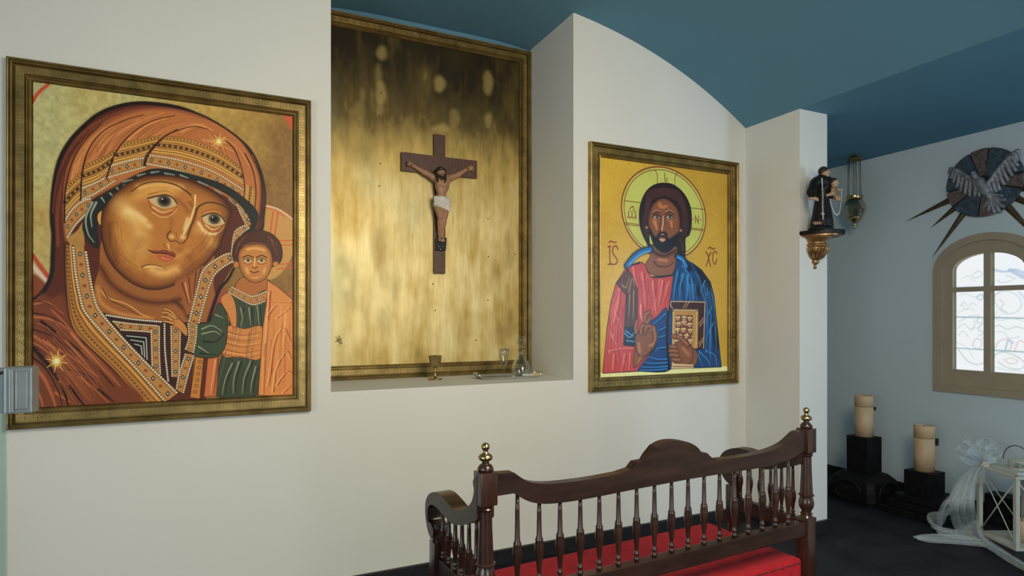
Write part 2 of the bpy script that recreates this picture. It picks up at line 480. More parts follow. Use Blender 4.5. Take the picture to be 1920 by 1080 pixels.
# ------------------------------------------------------------------ painting: colours laid on the vertices of a fine flat mesh
class Paint:
    def __init__(s, x0, x1, z0, z1, Y, w):
        s.x0, s.x1, s.z0, s.z1, s.Y = x0, x1, z0, z1, Y
        s.w = w; s.h = int(round(w * (z1 - z0) / (x1 - x0)))
        s.img = np.zeros((s.h, s.w, 3))
        s.view(0, 0, 1)
        s.rng = np.random.RandomState(3)
    def view(s, ox, oy, sc):
        s.ox, s.oy, s.sc = ox, oy, sc
        s.k = 0.0
        # width factor: one drawing unit in canvas pixels, at the middle of the picture
        return s
    def pts(s, P, smooth=True, closed=False, n=6):
        P = np.array(P, float)
        if smooth and len(P) > 2: P = crom(P, n, closed)
        x = s.ox + P[:, 0] / s.sc; y = s.oy + P[:, 1] / s.sc
        u = (x - 960.0) / F_PX
        dx, dy, dz = SA + CA * u, CA - SA * u, (HOR - y) / F_PX
        t = s.Y / dy
        X = dx * t; Z = CAM_H + dz * t
        return np.stack([(X - s.x0) / (s.x1 - s.x0) * s.w, (s.z1 - Z) / (s.z1 - s.z0) * s.h], 1)
    def wd(s, v):
        return v / s.sc * s.px
    def mask(s, C, soft=0.0):
        sub = 4
        m = np.zeros((s.h, s.w))
        y0 = max(0, int(C[:, 1].min())); y1 = min(s.h - 1, int(C[:, 1].max()) + 1)
        A = C; B = np.roll(C, -1, 0)
        for r in range(y0, y1 + 1):
            row = np.zeros(s.w + 2)
            for q in range(sub):
                y = r + (q + 0.5) / sub
                hit = (A[:, 1] <= y) != (B[:, 1] <= y)
                if not hit.any(): continue
                a, b = A[hit], B[hit]
                xs = np.sort(a[:, 0] + (y - a[:, 1]) / (b[:, 1] - a[:, 1]) * (b[:, 0] - a[:, 0]))
                for i in range(0, len(xs) - 1, 2):
                    xa, xb = max(0.0, xs[i]), min(float(s.w), xs[i + 1])
                    if xb <= xa: continue
                    ia, ib = int(xa), min(int(xb), s.w - 1)
                    if ia == ib: row[ia] += xb - xa
                    else:
                        row[ia] += ia + 1 - xa; row[ib] += xb - ib
                        row[ia + 1:ib] += 1
            m[r] = row[:s.w] / sub
        m = np.clip(m, 0, 1)
        return s.blur(m, soft * s.px / s.sc) if soft else m
    def blur(s, m, r):
        r = int(round(r))
        if r < 1: return m
        for _ in range(2):
            for ax in (0, 1):
                p = np.pad(m, [(r + 1, r) if a == ax else (0, 0) for a in (0, 1)], mode='edge')
                c = np.cumsum(p, ax)
                n = m.shape[ax]
                if ax == 0: m = (c[2 * r + 1:2 * r + 1 + n] - c[:n]) / (2 * r + 1)
                else: m = (c[:, 2 * r + 1:2 * r + 1 + n] - c[:, :n]) / (2 * r + 1)
        return m
    def put(s, m, col, alpha=1.0, clip=None):
        a = m * alpha
        if clip is not None: a = a * clip
        s.img += (np.array(lin(col)) - s.img) * a[..., None]
    def fill(s, P, col, alpha=1.0, smooth=True, clip=None, soft=0.0, edge=None, ew=4):
        m = s.mask(s.pts(P, smooth, True), soft)
        s.put(m, col, alpha, clip)
        if edge is not None:
            Q = list(P) + [P[0]]
            s.line(Q if not smooth else crom(P, 4, True).tolist() + [P[0]], edge, ew, smooth=False)
        return m
    def line(s, P, col, w=4, w1=None, alpha=1.0, soft=0.35, smooth=True, clip=None):
        """A brush stroke; w, w1 = width at start and end in drawing units; soft = share of the radius that fades."""
        C = s.pts(P, smooth)
        w1 = w if w1 is None else w1
        n = len(C)
        ra = np.linspace(s.wd(w), s.wd(w1), n) * 0.5
        m = np.zeros((s.h, s.w))
        for i in range(n - 1):
            a, b = C[i], C[i + 1]; R = max(ra[i], ra[i + 1]) + 1.5
            xa, xb = int(max(0, min(a[0], b[0]) - R)), int(min(s.w, max(a[0], b[0]) + R + 1))
            ya, yb = int(max(0, min(a[1], b[1]) - R)), int(min(s.h, max(a[1], b[1]) + R + 1))
            if xa >= xb or ya >= yb: continue
            gx, gy = np.meshgrid(np.arange(xa, xb) + 0.5, np.arange(ya, yb) + 0.5)
            d = b - a; L = d @ d
            t = np.clip(((gx - a[0]) * d[0] + (gy - a[1]) * d[1]) / L, 0, 1) if L > 1e-9 else np.zeros_like(gx)
            ds = np.hypot(gx - a[0] - t * d[0], gy - a[1] - t * d[1])
            r = ra[i] + (ra[i + 1] - ra[i]) * t
            f = np.maximum(r * soft, 0.5)
            v = np.clip((r + 0.5 * f - ds) / f * 0.5 + 0.25, 0, 1) if soft <= 0.4 else np.clip((r - ds) / f, 0, 1) ** 1.3
            v *= np.minimum(1.0, r / 0.5)
            m[ya:yb, xa:xb] = np.maximum(m[ya:yb, xa:xb], v)
        s.put(m, col, alpha, clip)
    def dot(s, p, r, col, alpha=1.0, soft=0.3, clip=None):
        s.line([p, (p[0] + 0.01, p[1])], col, 2 * r, alpha=alpha, soft=soft, smooth=False, clip=clip)
    def noise(s, fx, fy, seed, octs=4):
        g = np.random.RandomState(seed); out = np.zeros((s.h, s.w)); amp = 1.0; tot = 0
        for o in range(octs):
            nx, ny = int(fx * 2 ** o) + 2, int(fy * 2 ** o) + 2
            G = g.rand(ny, nx)
            yy = np.linspace(0, ny - 1.001, s.h); xx = np.linspace(0, nx - 1.001, s.w)
            yi, xi = yy.astype(int), xx.astype(int); ty, tx = yy - yi, xx - xi
            ty = (ty * ty * (3 - 2 * ty))[:, None]; tx = (tx * tx * (3 - 2 * tx))[None]
            a = G[yi][:, xi]; b = G[yi][:, xi + 1]; c = G[yi + 1][:, xi]; d = G[yi + 1][:, xi + 1]
            out += amp * ((a * (1 - tx) + b * tx) * (1 - ty) + (c * (1 - tx) + d * tx) * ty); tot += amp; amp *= 0.55
        return out / tot
    def along(s, top, bot, v):
        """The line at share v between two edges of a band, resampled evenly."""
        T = crom(top, 8) if len(top) > 2 else np.array(top, float); B = crom(bot, 8) if len(bot) > 2 else np.array(bot, float)
        def rs(Q, n=40):
            d = np.r_[0, np.cumsum(np.hypot(*np.diff(Q, axis=0).T))]
            t = np.linspace(0, d[-1], n)
            return np.stack([np.interp(t, d, Q[:, 0]), np.interp(t, d, Q[:, 1])], 1)
        return rs(T) * (1 - v) + rs(B) * v
    def every(s, L, step):
        d = np.r_[0, np.cumsum(np.hypot(*np.diff(L, axis=0).T))]
        n = max(1, int(round(d[-1] / step)))
        t = (np.arange(n) + 0.5) * d[-1] / n
        return np.stack([np.interp(t, d, L[:, 0]), np.interp(t, d, L[:, 1])], 1)
    def beaded(s, top, bot, step=62, jw=22, bead=9):
        """A jewelled border: pearls on both edges, diamonds and red stones in turn."""
        P = list(map(tuple, s.along(top, bot, 0))) + list(map(tuple, s.along(top, bot, 1)))[::-1]
        s.fill(P, (176, 124, 66), smooth=False)
        mid = s.along(top, bot, 0.5)
        for i, p in enumerate(s.every(mid, step)):
            if i % 2:
                s.dot(p, jw * 0.42, (125, 45, 25))
                s.dot(p, jw * 0.2, (160, 75, 45))
            else:
                q = jw * 0.75
                s.fill([(p[0], p[1] - q), (p[0] + q * 0.8, p[1]), (p[0], p[1] + q), (p[0] - q * 0.8, p[1])], (30, 25, 25), smooth=False)
                s.fill([(p[0], p[1] - q * .45), (p[0] + q * 0.36, p[1]), (p[0], p[1] + q * .45), (p[0] - q * 0.36, p[1])], (175, 180, 165), smooth=False)
        for v in (0.2, 0.8): s.line(s.along(top, bot, v).tolist(), (110, 60, 25), 3, smooth=False)
        for v in (0.06, 0.94):
            L = s.along(top, bot, v)
            s.line(L.tolist(), (60, 30, 18), bead * 1.5, smooth=False)
            for p in s.every(L, bead * 1.9): s.dot(p, bead * 0.72, (228, 212, 172))
    def striped(s, top, bot, unit=1.0):
        """A woven ochre band with dotted lines and a row of lozenges."""
        P = list(map(tuple, s.along(top, bot, 0))) + list(map(tuple, s.along(top, bot, 1)))[::-1]
        s.fill(P, (190, 132, 58), smooth=False)
        for v, c, w in ((0.02, (60, 30, 15), 4), (0.2, (70, 35, 15), 4), (0.27, (215, 165, 85), 5), (0.34, (62, 34, 16), 4), (0.68, (62, 34, 16), 4), (0.74, (220, 172, 92), 6), (0.81, (80, 42, 18), 4), (0.88, (218, 170, 90), 6), (0.95, (70, 35, 15), 4)):
            s.line(s.along(top, bot, v).tolist(), c, w * unit, smooth=False)
        for p in s.every(s.along(top, bot, 0.11), 24 * unit): s.dot(p, 6 * unit, (58, 28, 14))
        s.line(s.along(top, bot, 0.51).tolist(), (78, 46, 20), 30 * unit, smooth=False, soft=0.2)
        for p in s.every(s.along(top, bot, 0.51), 40 * unit):
            q = 11 * unit
            s.fill([(p[0], p[1] - q), (p[0] + q, p[1]), (p[0], p[1] + q), (p[0] - q, p[1])], (196, 146, 70), smooth=False)
            s.dot(p, 4 * unit, (70, 38, 18))
    def hatch(s, A, B, n, cols, w, clip=None, seed=1, alpha=0.5):
        """Many fine brush strokes following the run between two curves."""
        g = np.random.RandomState(seed)
        for i in range(n):
            L = s.along(A, B, g.rand())
            a = g.randint(0, 26); e = a + 8 + g.randint(0, 26)
            Q = L[a:min(e, 40):4]
            if len(Q) < 3: continue
            c = cols[g.randint(len(cols))]
            s.line(Q.tolist(), c, w * (0.5 + g.rand()), w * 0.25, alpha=alpha * (0.6 + 0.6 * g.rand()), soft=0.7, smooth=False, clip=clip)
    def oval(s, x, y, rx, ry, col, alpha, soft):
        T = np.linspace(0, 2 * math.pi, 20, endpoint=False)
        s.fill([(x + rx * math.cos(t) * (1 + 0.12 * math.sin(3 * t + x)), y + ry * math.sin(t)) for t in T], col, alpha, True, None, soft)
    def star(s, p, r, n=8):
        for i in range(n):
            a = math.pi * i / n * 2 + 0.2
            for da, rr in ((0, r), (math.pi / n, r * 0.6)):
                s.line([p, (p[0] + rr * math.cos(a + da), p[1] + rr * math.sin(a + da))], (232, 192, 96), r * 0.14, r * 0.03, smooth=False)
        s.dot(p, r * 0.2, (240, 225, 170))
    def build(s, name, m, parent, Y=None, gain=1.0):
        Y = s.Y if Y is None else Y
        h, w = s.h, s.w
        xs = s.x0 + (np.arange(w) + 0.5) / w * (s.x1 - s.x0); zs = s.z1 - (np.arange(h) + 0.5) / h * (s.z1 - s.z0)
        xs[0], xs[-1], zs[0], zs[-1] = s.x0, s.x1, s.z1, s.z0
        V = np.zeros((h * w, 3)); gx, gz = np.meshgrid(xs, zs)
        V[:, 0] = gx.ravel(); V[:, 1] = Y; V[:, 2] = gz.ravel()
        i = np.arange(h * w).reshape(h, w)
        Q = np.stack([i[:-1, :-1], i[1:, :-1], i[1:, 1:], i[:-1, 1:]], -1).reshape(-1, 4)
        me = bpy.data.meshes.new(name)
        me.vertices.add(len(V)); me.vertices.foreach_set('co', V.ravel())
        me.loops.add(Q.size); me.loops.foreach_set('vertex_index', Q.ravel())
        me.polygons.add(len(Q)); me.polygons.foreach_set('loop_start', np.arange(len(Q)) * 4)
        me.update(calc_edges=True)
        at = me.color_attributes.new('paint', 'FLOAT_COLOR', 'POINT')
        c = np.ones((h * w, 4)); c[:, :3] = np.clip(s.img.reshape(-1, 3) * gain, 0, 0.95)
        at.data.foreach_set('color', c.ravel())
        return link_mesh(name, me, m, parent)

M['print'] = mat_attr('glossy_icon_print', 0.45, spec=0.25)
M['print_gloss'] = mat_attr('varnished_icon_print', 0.3, spec=0.5)
M['gold_leaf'] = mat_attr('blotchy_gold_leaf', 0.5, metal=0.5, bump=0.08, bstretch=(1, 1, 0.12), bscale=70)
BLK = (28, 15, 10)

def paint_mother(p):
    img = p.img
    n1 = p.noise(5, 6, 1); n2 = p.noise(60, 70, 2, 3)
    yy, xx = np.mgrid[0:p.h, 0:p.w]; yy = yy / p.h; xx = xx / p.w
    g = np.clip(0.25 + 0.8 * xx + 0.75 * np.clip(yy - 0.12, 0, 1) + 0.5 * (n1 - 0.5), 0, 1)
    stops = [(0.0, (172, 176, 140)), (0.35, (180, 172, 112)), (0.7, (176, 142, 72)), (1.0, (132, 96, 46))]
    for c in range(3):
        img[..., c] = np.interp(g, [a for a, _ in stops], [lin(b)[c] for _, b in stops])
    img *= (0.72 + 0.56 * n2)[..., None]
    # halo arcs in the corners
    p.view(60, 150, 3.485)
    p.line([(0, 145), (40, 85), (105, 30)], (186, 74, 48), 22)
    p.view(250, 170, 3.723)
    p.fill([(1045, 175), (1120, 180), (1110, 275)], (190, 84, 52), smooth=False)
    p.view(60, 440, 3.374)
    p.line([(0, 125), (60, 210), (120, 290)], (176, 70, 50), 26)
    p.line([(0, 190), (50, 250), (110, 310)], (214, 184, 168), 22)
    p.fill([(0, 250), (90, 320), (60, 400), (0, 420)], (128, 62, 36), soft=6)
    # halo of the child
    p.view(250, 170, 3.723)
    h = p.fill([(905, 800), (1000, 822), (1110, 900), (1130, 1100), (1000, 1300), (800, 1300), (800, 900)], (186, 138, 70), soft=3)
    p.line([(905, 800), (1000, 822), (1060, 858), (1115, 900)], (226, 178, 150), 11)
    p.line([(920, 815), (1000, 842), (1060, 880)], (196, 78, 44), 8)
    for a, b in (((1010, 850), (985, 1020)), ((975, 850), (955, 1000))): p.line([a, b], (196, 80, 42), 12)
    p.view(300, 420, 3.177)
    for a, b in (((690, 100), (790, 98)), ((690, 128), (790, 124)), ((700, 240), (790, 236)), ((700, 268), (790, 262)), ((740, 440), (795, 395))): p.line([a, b], (200, 82, 44), 9)
    p.line([(345, 380), (400, 425)], (206, 96, 60), 9)
    # mantle
    p.view(0, 0, 1)
    mantle = [(62, 563), (78, 550), (89.6, 532), (97, 511), (99, 470), (100, 440), (97.3, 408), (100, 356.6), (110, 305), (129, 267.6), (157.6, 236), (189, 211.7), (229, 197.3),
              (272, 193), (329.7, 200.2), (371, 214.3), (405.8, 231.8), (438, 253.3), (465, 277.4), (481, 304.3), (491.7, 336.5), (495.8, 371.4), (493, 406.4), (489, 433), (462, 470), (437, 500), (420, 527),
              (411, 548), (408, 590), (404, 672), (386, 748), (384, 775), (40, 790), (50, 565)]
    mm = p.fill(mantle, (84, 36, 22))
    p.line(mantle[:25], BLK, 8)
    # rim light inside the outline, then the veil
    p.view(60, 150, 3.485)
    p.line([(170, 1080), (165, 900), (185, 730), (250, 540), (370, 370), (520, 255), (700, 200), (940, 215)], (122, 58, 36), 34, soft=0.9, clip=mm)
    veil = [(215, 1010), (205, 800), (232, 590), (325, 410), (465, 280), (640, 205), (800, 185), (940, 195), (1080, 230), (1250, 310), (1370, 410), (1440, 520), (1485, 640), (1490, 770), (1475, 900), (1440, 960), (1330, 800), (950, 600), (760, 590), (560, 680), (330, 830), (240, 1040)]
    vm = p.fill(veil, (176, 104, 54), soft=5, clip=mm)
    for P, w in (([(250, 700), (300, 540), (420, 380), (560, 280)], 40), ([(370, 560), (450, 430), (560, 340), (700, 260)], 46), ([(420, 480), (520, 380), (700, 270), (860, 215)], 26),
                 ([(640, 390), (740, 300), (880, 250)], 44), ([(980, 330), (1080, 290), (1180, 330)], 60), ([(1250, 380), (1350, 450), (1420, 560)], 30), ([(1120, 390), (1220, 420), (1320, 470)], 34)):
        p.line(P, (216, 142, 80), w, w * 0.4, alpha=0.75, soft=0.9, clip=vm)
        p.line([(a + 26, b + 22) for a, b in P], (128, 62, 34), w * 0.4, 3, alpha=0.6, soft=0.9, clip=vm)
    p.line([(560, 230), (760, 190), (940, 200), (1130, 250)], (140, 76, 52), 40, alpha=0.8, soft=0.9, clip=mm)
    LF = [[(212, 930), (218, 720), (265, 530), (350, 390), (455, 285)], [(318, 785), (328, 600), (372, 450), (470, 332), (620, 258)], [(486, 645), (540, 485), (640, 360), (780, 270), (935, 232)], [(738, 560), (762, 488), (850, 385), (950, 322), (1100, 290)], [(1340, 800), (1360, 700), (1330, 560), (1260, 420), (1150, 330)]]
    vc = [(222, 150, 84), (206, 130, 72), (136, 70, 36), (118, 56, 30), (232, 168, 104), (160, 90, 46)]
    for i, (a, e) in enumerate(zip(LF[:-1], LF[1:])): p.hatch(a, e, 34, vc, 11, vm, 30 + i)
    p.hatch([(130, 900), (170, 600), (330, 330), (640, 180), (940, 180)], [(212, 900), (232, 600), (350, 390), (640, 215), (940, 195)], 30, [(120, 60, 38), (58, 24, 18), (138, 72, 44)], 10, mm, 41)
    p.hatch([(1380, 420), (1490, 600), (1510, 800), (1490, 980)], [(1420, 400), (1550, 600), (1560, 800), (1520, 980)], 24, [(140, 74, 42), (70, 30, 20), (160, 90, 52)], 10, mm, 42)
    # woven bands and jewelled edges, one per fold of the veil
    p.striped([(218, 690), (275, 640), (330, 592)], [(212, 905), (265, 830), (322, 775)], 0.9)
    p.striped([(348, 552), (450, 505), (548, 455)], [(326, 700), (420, 665), (500, 598)], 0.9)
    p.striped([(602, 408), (720, 385), (845, 360)], [(512, 572), (640, 535), (752, 492)], 0.9)
    p.beaded([(212, 915), (262, 840), (325, 788), (385, 770)], [(230, 1040), (280, 960), (335, 900), (388, 838)], 52, 22, 8)
    p.beaded([(325, 705), (410, 670), (495, 628)], [(316, 790), (420, 740), (550, 655)], 52, 22, 8)
    p.beaded([(510, 560), (630, 525), (748, 500)], [(485, 645), (620, 605), (745, 570)], 56, 22, 8)
    p.fill([(240, 1030), (300, 980), (330, 930), (345, 1075), (290, 1085)], (172, 128, 62), smooth=False)
    p.view(250, 170, 3.723)
    p.striped([(238, 318), (330, 325), (440, 352), (560, 402), (660, 462), (742, 528)], [(118, 440), (330, 470), (560, 545), (772, 665)], 1.0)
    p.beaded([(112, 446), (330, 482), (560, 560), (772, 690)], [(84, 512), (300, 558), (540, 645), (758, 772)], 62, 24, 8.5)
    p.striped([(852, 700), (850, 770), (836, 870)], [(786, 650), (776, 720), (778, 760)], 0.5)
    p.beaded([(780, 750), (812, 830), (836, 888)], [(716, 790), (750, 870), (798, 962)], 60, 26, 8)
    # folds
    for P in ([(75, 525), (98, 440), (220, 318), (350, 265), (430, 250), (520, 268)], [(650, 350), (705, 410), (745, 505), (772, 620), (776, 720), (760, 775)], [(780, 440), (835, 560), (856, 690), (846, 830), (815, 920)]):
        p.line(P, BLK, 10, 6)
    p.view(60, 150, 3.485)
    for P in ([(212, 930), (218, 720), (265, 530), (350, 390), (455, 285)], [(318, 785), (328, 600), (372, 450), (470, 332), (620, 258), (730, 228)], [(486, 645), (540, 485), (640, 360), (780, 270), (935, 232)], [(738, 560), (762, 488), (850, 385), (950, 322)]):
        p.line(P, BLK, 10, 5)
    # cap under the veil
    cap = [(330, 935), (392, 790), (470, 745), (560, 690), (640, 640), (760, 585), (850, 580), (940, 590), (1060, 620), (1250, 680), (1400, 780), (1480, 880), (1440, 1010), (1400, 1090), (1330, 1090), (1395, 1000), (1430, 930), (1340, 800), (1180, 700), (940, 625), (800, 640), (600, 720), (470, 830), (430, 960), (440, 1090), (390, 1085), (345, 1020)]
    p.fill(cap, (30, 34, 30))
    for P in ([(395, 800), (352, 900), (365, 1000), (405, 1060)], [(420, 800), (385, 880), (392, 960)]): p.line(P, (142, 150, 128), 14, 5)
    for a, b in (((455, 770), (475, 800)), ((510, 740), (535, 765)), ((555, 705), (580, 735)), ((595, 665), (660, 650)), ((600, 690), (650, 668)), ((690, 625), (740, 612)), ((780, 605), (830, 598)), ((870, 610), (930, 620)), ((970, 622), (1020, 640)), ((1090, 665), (1150, 690)), ((1200, 720), (1240, 745)), ((1290, 780), (1330, 820)), ((1365, 850), (1390, 890))):
        p.line([a, b], (128, 138, 118), 13, 7)
    # neck and face
    p.view(60, 440, 3.374)
    neck = [(395, 320), (425, 210), (440, 40), (520, 0), (860, 0), (1130, 60), (1150, 330), (1190, 420), (1300, 520), (1200, 545), (830, 560), (600, 535), (450, 495), (405, 420)]
    nm = p.fill(neck, (148, 88, 40))
    p.line([(430, 200), (520, 330), (700, 420), (900, 420), (1080, 330)], (92, 46, 22), 80, soft=0.95, clip=nm)
    p.line([(415, 330), (440, 430), (560, 500), (760, 530)], (196, 130, 62), 46, alpha=0.8, soft=0.9, clip=nm)
    p.line([(440, 350), (480, 400), (600, 440), (690, 500), (740, 520)], (212, 150, 80), 16, 8, soft=0.6, clip=nm)
    p.line([(445, 345), (490, 410), (590, 460), (680, 512)], (80, 40, 20), 7, 4, clip=nm)
    p.line([(900, 420), (960, 470), (1000, 540)], (82, 42, 22), 60, soft=0.9, clip=nm)
    p.view(60, 150, 3.485)
    p.fill([(432, 870), (470, 850), (480, 900), (465, 945), (440, 948), (425, 910)], (206, 148, 72), edge=BLK, ew=6)
    p.view(0, 0, 1)
    face = [(190.5, 440), (190.6, 415), (193, 395), (205, 376), (228, 352), (262, 333), (303, 328.5), (340, 333), (376, 347), (406, 363), (427, 383), (434, 398), (428, 416), (417, 446), (413, 460), (401, 477), (385, 495.5), (356.7, 517.6), (328, 533.5), (306, 541), (279, 542.5), (250, 532), (226, 514), (208, 493), (197, 470)]
    fm = p.fill(face, (178, 112, 48), edge=BLK, ew=2.6)
    inner = p.blur(fm, 30); p.put(np.clip(1 - (inner - 0.45) / 0.5, 0, 1) * fm, (92, 44, 18), 0.95)
    inner = p.blur(fm, 10); p.put(np.clip(1 - (inner - 0.45) / 0.5, 0, 1) * fm, (66, 30, 14), 0.8)
    def glow(P, w, c=(222, 170, 92), a=0.75, w1=None): p.line(P, c, w, w1, alpha=a, soft=0.98, clip=fm)
    glow([(232, 386), (250, 410), (262, 440), (258, 470)], 62)
    glow([(238, 400), (262, 412), (280, 424)], 40, (232, 190, 112), 0.7, 22)
    glow([(262, 352), (300, 346), (338, 352)], 26, (226, 172, 94), 0.8)
    glow([(284, 505), (306, 512), (330, 505)], 30, (226, 172, 96), 0.8)
    glow([(372, 430), (392, 440), (396, 456)], 34, (206, 148, 76), 0.8)
    glow([(372, 418), (386, 436), (404, 438)], 12, (238, 206, 140), 0.8)
    glow([(330, 372), (346, 386), (352, 396)], 16, (132, 70, 32), 0.7)
    glow([(356, 380), (366, 400), (352, 440)], 14, (122, 62, 28), 0.7)
    glow([(318, 400), (322, 420), (316, 440)], 18, (150, 86, 40), 0.6)
    glow([(262, 452), (250, 490), (270, 515)], 34, (140, 80, 36), 0.5)
    glow([(340, 470), (362, 490), (350, 508)], 30, (134, 74, 32), 0.6)
    glow([(225, 430), (240, 470), (262, 500)], 40, (206, 146, 66), 0.5)
    glow([(258, 368), (290, 358), (322, 360)], 36, (220, 162, 80), 0.7)
    glow([(298, 478), (330, 482), (352, 470)], 22, (216, 156, 76), 0.5)
    glow([(240, 394), (256, 402), (272, 412)], 24, (240, 206, 136), 0.6, 14)
    glow([(352, 410), (346, 430)], 12, (246, 208, 136), 0.7)
    glow([(384, 400), (410, 402)], 20, (198, 134, 62), 0.6)
    glow([(205, 420), (206, 450), (216, 490)], 24, (84, 40, 18), 0.7)
    p.hatch([(200, 420), (215, 490), (280, 535)], [(225, 400), (240, 470), (290, 505)], 40, [(122, 64, 28), (196, 134, 62), (104, 52, 22)], 3.2, fm, 51, 0.3)
    p.hatch([(340, 520), (395, 470), (425, 400)], [(320, 490), (370, 450), (400, 400)], 40, [(122, 64, 28), (196, 134, 62), (104, 52, 22)], 3.2, fm, 52, 0.3)
    p.view(250, 170, 3.723)
    # brows
    p.line([(-15, 705), (60, 655), (150, 636), (230, 640), (300, 660), (360, 695), (402, 728)], (52, 26, 14), 7, 11)
    p.line([(440, 832), (468, 800), (530, 780), (610, 795), (655, 820), (692, 856)], (52, 26, 14), 12, 8)
    p.line([(60, 675), (150, 655), (240, 660)], (226, 168, 92), 12, 5, soft=0.8)
    # eyes
    for c, L, Lw, r, k in (((216, 770), [(102, 752), (160, 738), (225, 728), (275, 748), (306, 792)], [(108, 765), (132, 832), (200, 868), (268, 850), (308, 806)], 46, 1.0),
                           ((566, 896), [(478, 880), (520, 862), (570, 856), (612, 878), (638, 915)], [(478, 892), (500, 956), (552, 988), (604, 968), (636, 930)], 42, 0.95)):
        eye = L + [(c[0] + 60 * k, c[1] + 40 * k), (c[0], c[1] + 52 * k), (c[0] - 70 * k, c[1] + 28 * k)]
        em = p.fill(eye, (196, 168, 118))
        p.line(Lw, (166, 78, 34), 16, 10, soft=0.7)
        p.line([(a + 4, b - 18) for a, b in Lw[1:4]], (238, 206, 140), 13, 5, soft=0.7)
        p.line([(a, b + 16) for a, b in Lw[1:5]], (236, 200, 130), 9, 4, soft=0.8)
        p.dot(c, r, (70, 44, 26), clip=em); p.dot(c, r * 0.86, (58, 50, 44), clip=em); p.dot(c, r * 0.5, (14, 10, 8), clip=em)
        p.dot((c[0] - r * 0.3, c[1] - r * 0.3), r * 0.12, (200, 200, 190))
        p.line([(a, b - 28) for a, b in L], (130, 66, 30), 10, 5, soft=0.8)
        p.line(L, (24, 14, 10), 11, 8)
    # nose
    p.line([(432, 730), (430, 790), (416, 850), (392, 920), (352, 1000)], (236, 196, 124), 20, 26, soft=0.8)
    p.line([(446, 826), (426, 890), (398, 960), (376, 1030), (345, 1065)], (62, 30, 16), 9, 7)
    p.line([(402, 730), (422, 790), (400, 850)], (120, 60, 28), 8, 4, soft=0.7)
    p.dot((345, 1022), 30, (226, 180, 106), soft=0.8); p.dot((268, 1018), 26, (222, 172, 98), soft=0.7)
    p.line([(262, 980), (240, 1000), (238, 1030), (262, 1050), (300, 1050), (330, 1068), (360, 1055)], (70, 34, 18), 8, 6)
    p.line([(300, 990), (302, 1030)], (120, 62, 28), 9, 4, soft=0.7)
    # mouth and chin
    p.view(60, 440, 3.374)
    p.line([(860, 60), (870, 95)], (230, 190, 120), 18, 8, soft=0.8)
    p.line([(832, 55), (846, 92)], (120, 62, 30), 10, 4, soft=0.7)
    p.fill([(742, 102), (800, 100), (842, 96), (868, 106), (900, 112), (908, 138), (850, 126), (790, 118)], (132, 58, 34))
    p.fill([(785, 128), (835, 128), (900, 142), (884, 166), (845, 172), (806, 158)], (178, 88, 52))
    p.line([(820, 146), (850, 156), (876, 156)], (222, 150, 100), 10, 5, soft=0.8)
    p.line([(738, 96), (775, 116), (840, 120), (905, 140)], (40, 18, 12), 8, 6)
    p.line([(690, 205), (740, 188), (800, 196), (850, 222)], (90, 44, 22), 12, 4, soft=0.7)
    p.line([(715, 206), (770, 202), (830, 214)], (240, 205, 135), 13, 5, soft=0.7)
    # left long border of the mantle
    p.fill([(215, 20), (330, 40), (330, 110), (245, 70)], (166, 122, 60), smooth=False)
    oc = [(206, 60), (212, 300), (246, 560), (330, 680), (520, 860), (700, 1070)]
    inn = [(256, 75), (272, 250), (300, 400), (332, 492), (480, 662), (660, 850), (850, 1060)]
    P = list(map(tuple, p.along(oc, inn, 0))) + list(map(tuple, p.along(oc, inn, 1)))[::-1]
    p.fill(P, (170, 112, 48), smooth=False)
    for v, c, w in ((0.0, BLK, 8), (0.16, (90, 44, 20), 5), (0.62, (90, 44, 20), 5), (0.75, (208, 150, 72), 10), (0.9, (84, 38, 18), 5)):
        p.line(p.along(oc, inn, v).tolist(), c, w, smooth=False)
    for i, q in enumerate(p.every(p.along(oc, inn, 0.4), 26)):
        p.dot(q, 9, (92, 56, 26)); p.dot((q[0] + 4, q[1] - 3), 4, (176, 122, 58))
    # tunic with a nested collar
    p.fill([(440, 490), (560, 520), (830, 548), (1130, 560), (1040, 800), (940, 1000), (700, 790), (560, 630)], (56, 24, 18), smooth=False)
    p.fill([(575, 625), (735, 640), (735, 800), (600, 660)], (22, 22, 24), smooth=False)
    for d in (0, 26, 52):
        p.line([(598 + d, 640 + d), (722 - d * 0.6, 652 + d), (728 - d * 0.6, 790 - d * 0.6)], (196, 196, 178), 5, smooth=False)
    p.beaded([(505, 545), (640, 562), (800, 575)], [(560, 605), (680, 612), (752, 618)], 56, 22, 7)
    p.beaded([(752, 600), (755, 740), (758, 830)], [(808, 575), (808, 740), (815, 890)], 60, 22, 7)
    for L, st in (([(465, 508), (640, 535), (822, 552)], 14), ([(838, 560), (842, 740), (862, 930)], 14)):
        p.line(L, (40, 18, 14), 16)
        for q in p.every(crom(L, 8), st): p.dot(q, 5.5, (224, 214, 186))
    p.beaded([(876, 575), (880, 740), (884, 900)], [(942, 575), (938, 740), (930, 900)], 62, 22, 7)
    # right mantle inside and jewelled edge
    p.view(300, 420, 3.177)
    p.fill([(90, 350), (180, 300), (260, 250), (250, 330), (205, 480), (160, 540), (130, 440)], (150, 84, 42), soft=4)
    for P in ([(130, 350), (170, 480)], [(170, 320), (185, 450)], [(215, 285), (200, 420)], [(245, 265), (215, 380)]): p.line(P, (66, 30, 18), 7, 4)
    p.line([(150, 350), (175, 470)], (206, 138, 72), 9, 4)
    p.fill([(300, 560), (290, 520), (330, 430), (390, 390), (400, 470), (330, 560)], (150, 70, 52), soft=4)
    p.line([(290, 575), (350, 400), (405, 330), (440, 265)], BLK, 26, 16)
    rb_o = [(430, 170), (370, 186), (255, 272), (212, 420), (165, 600)]
    rb_i = [(452, 222), (400, 245), (325, 310), (275, 440), (228, 610)]
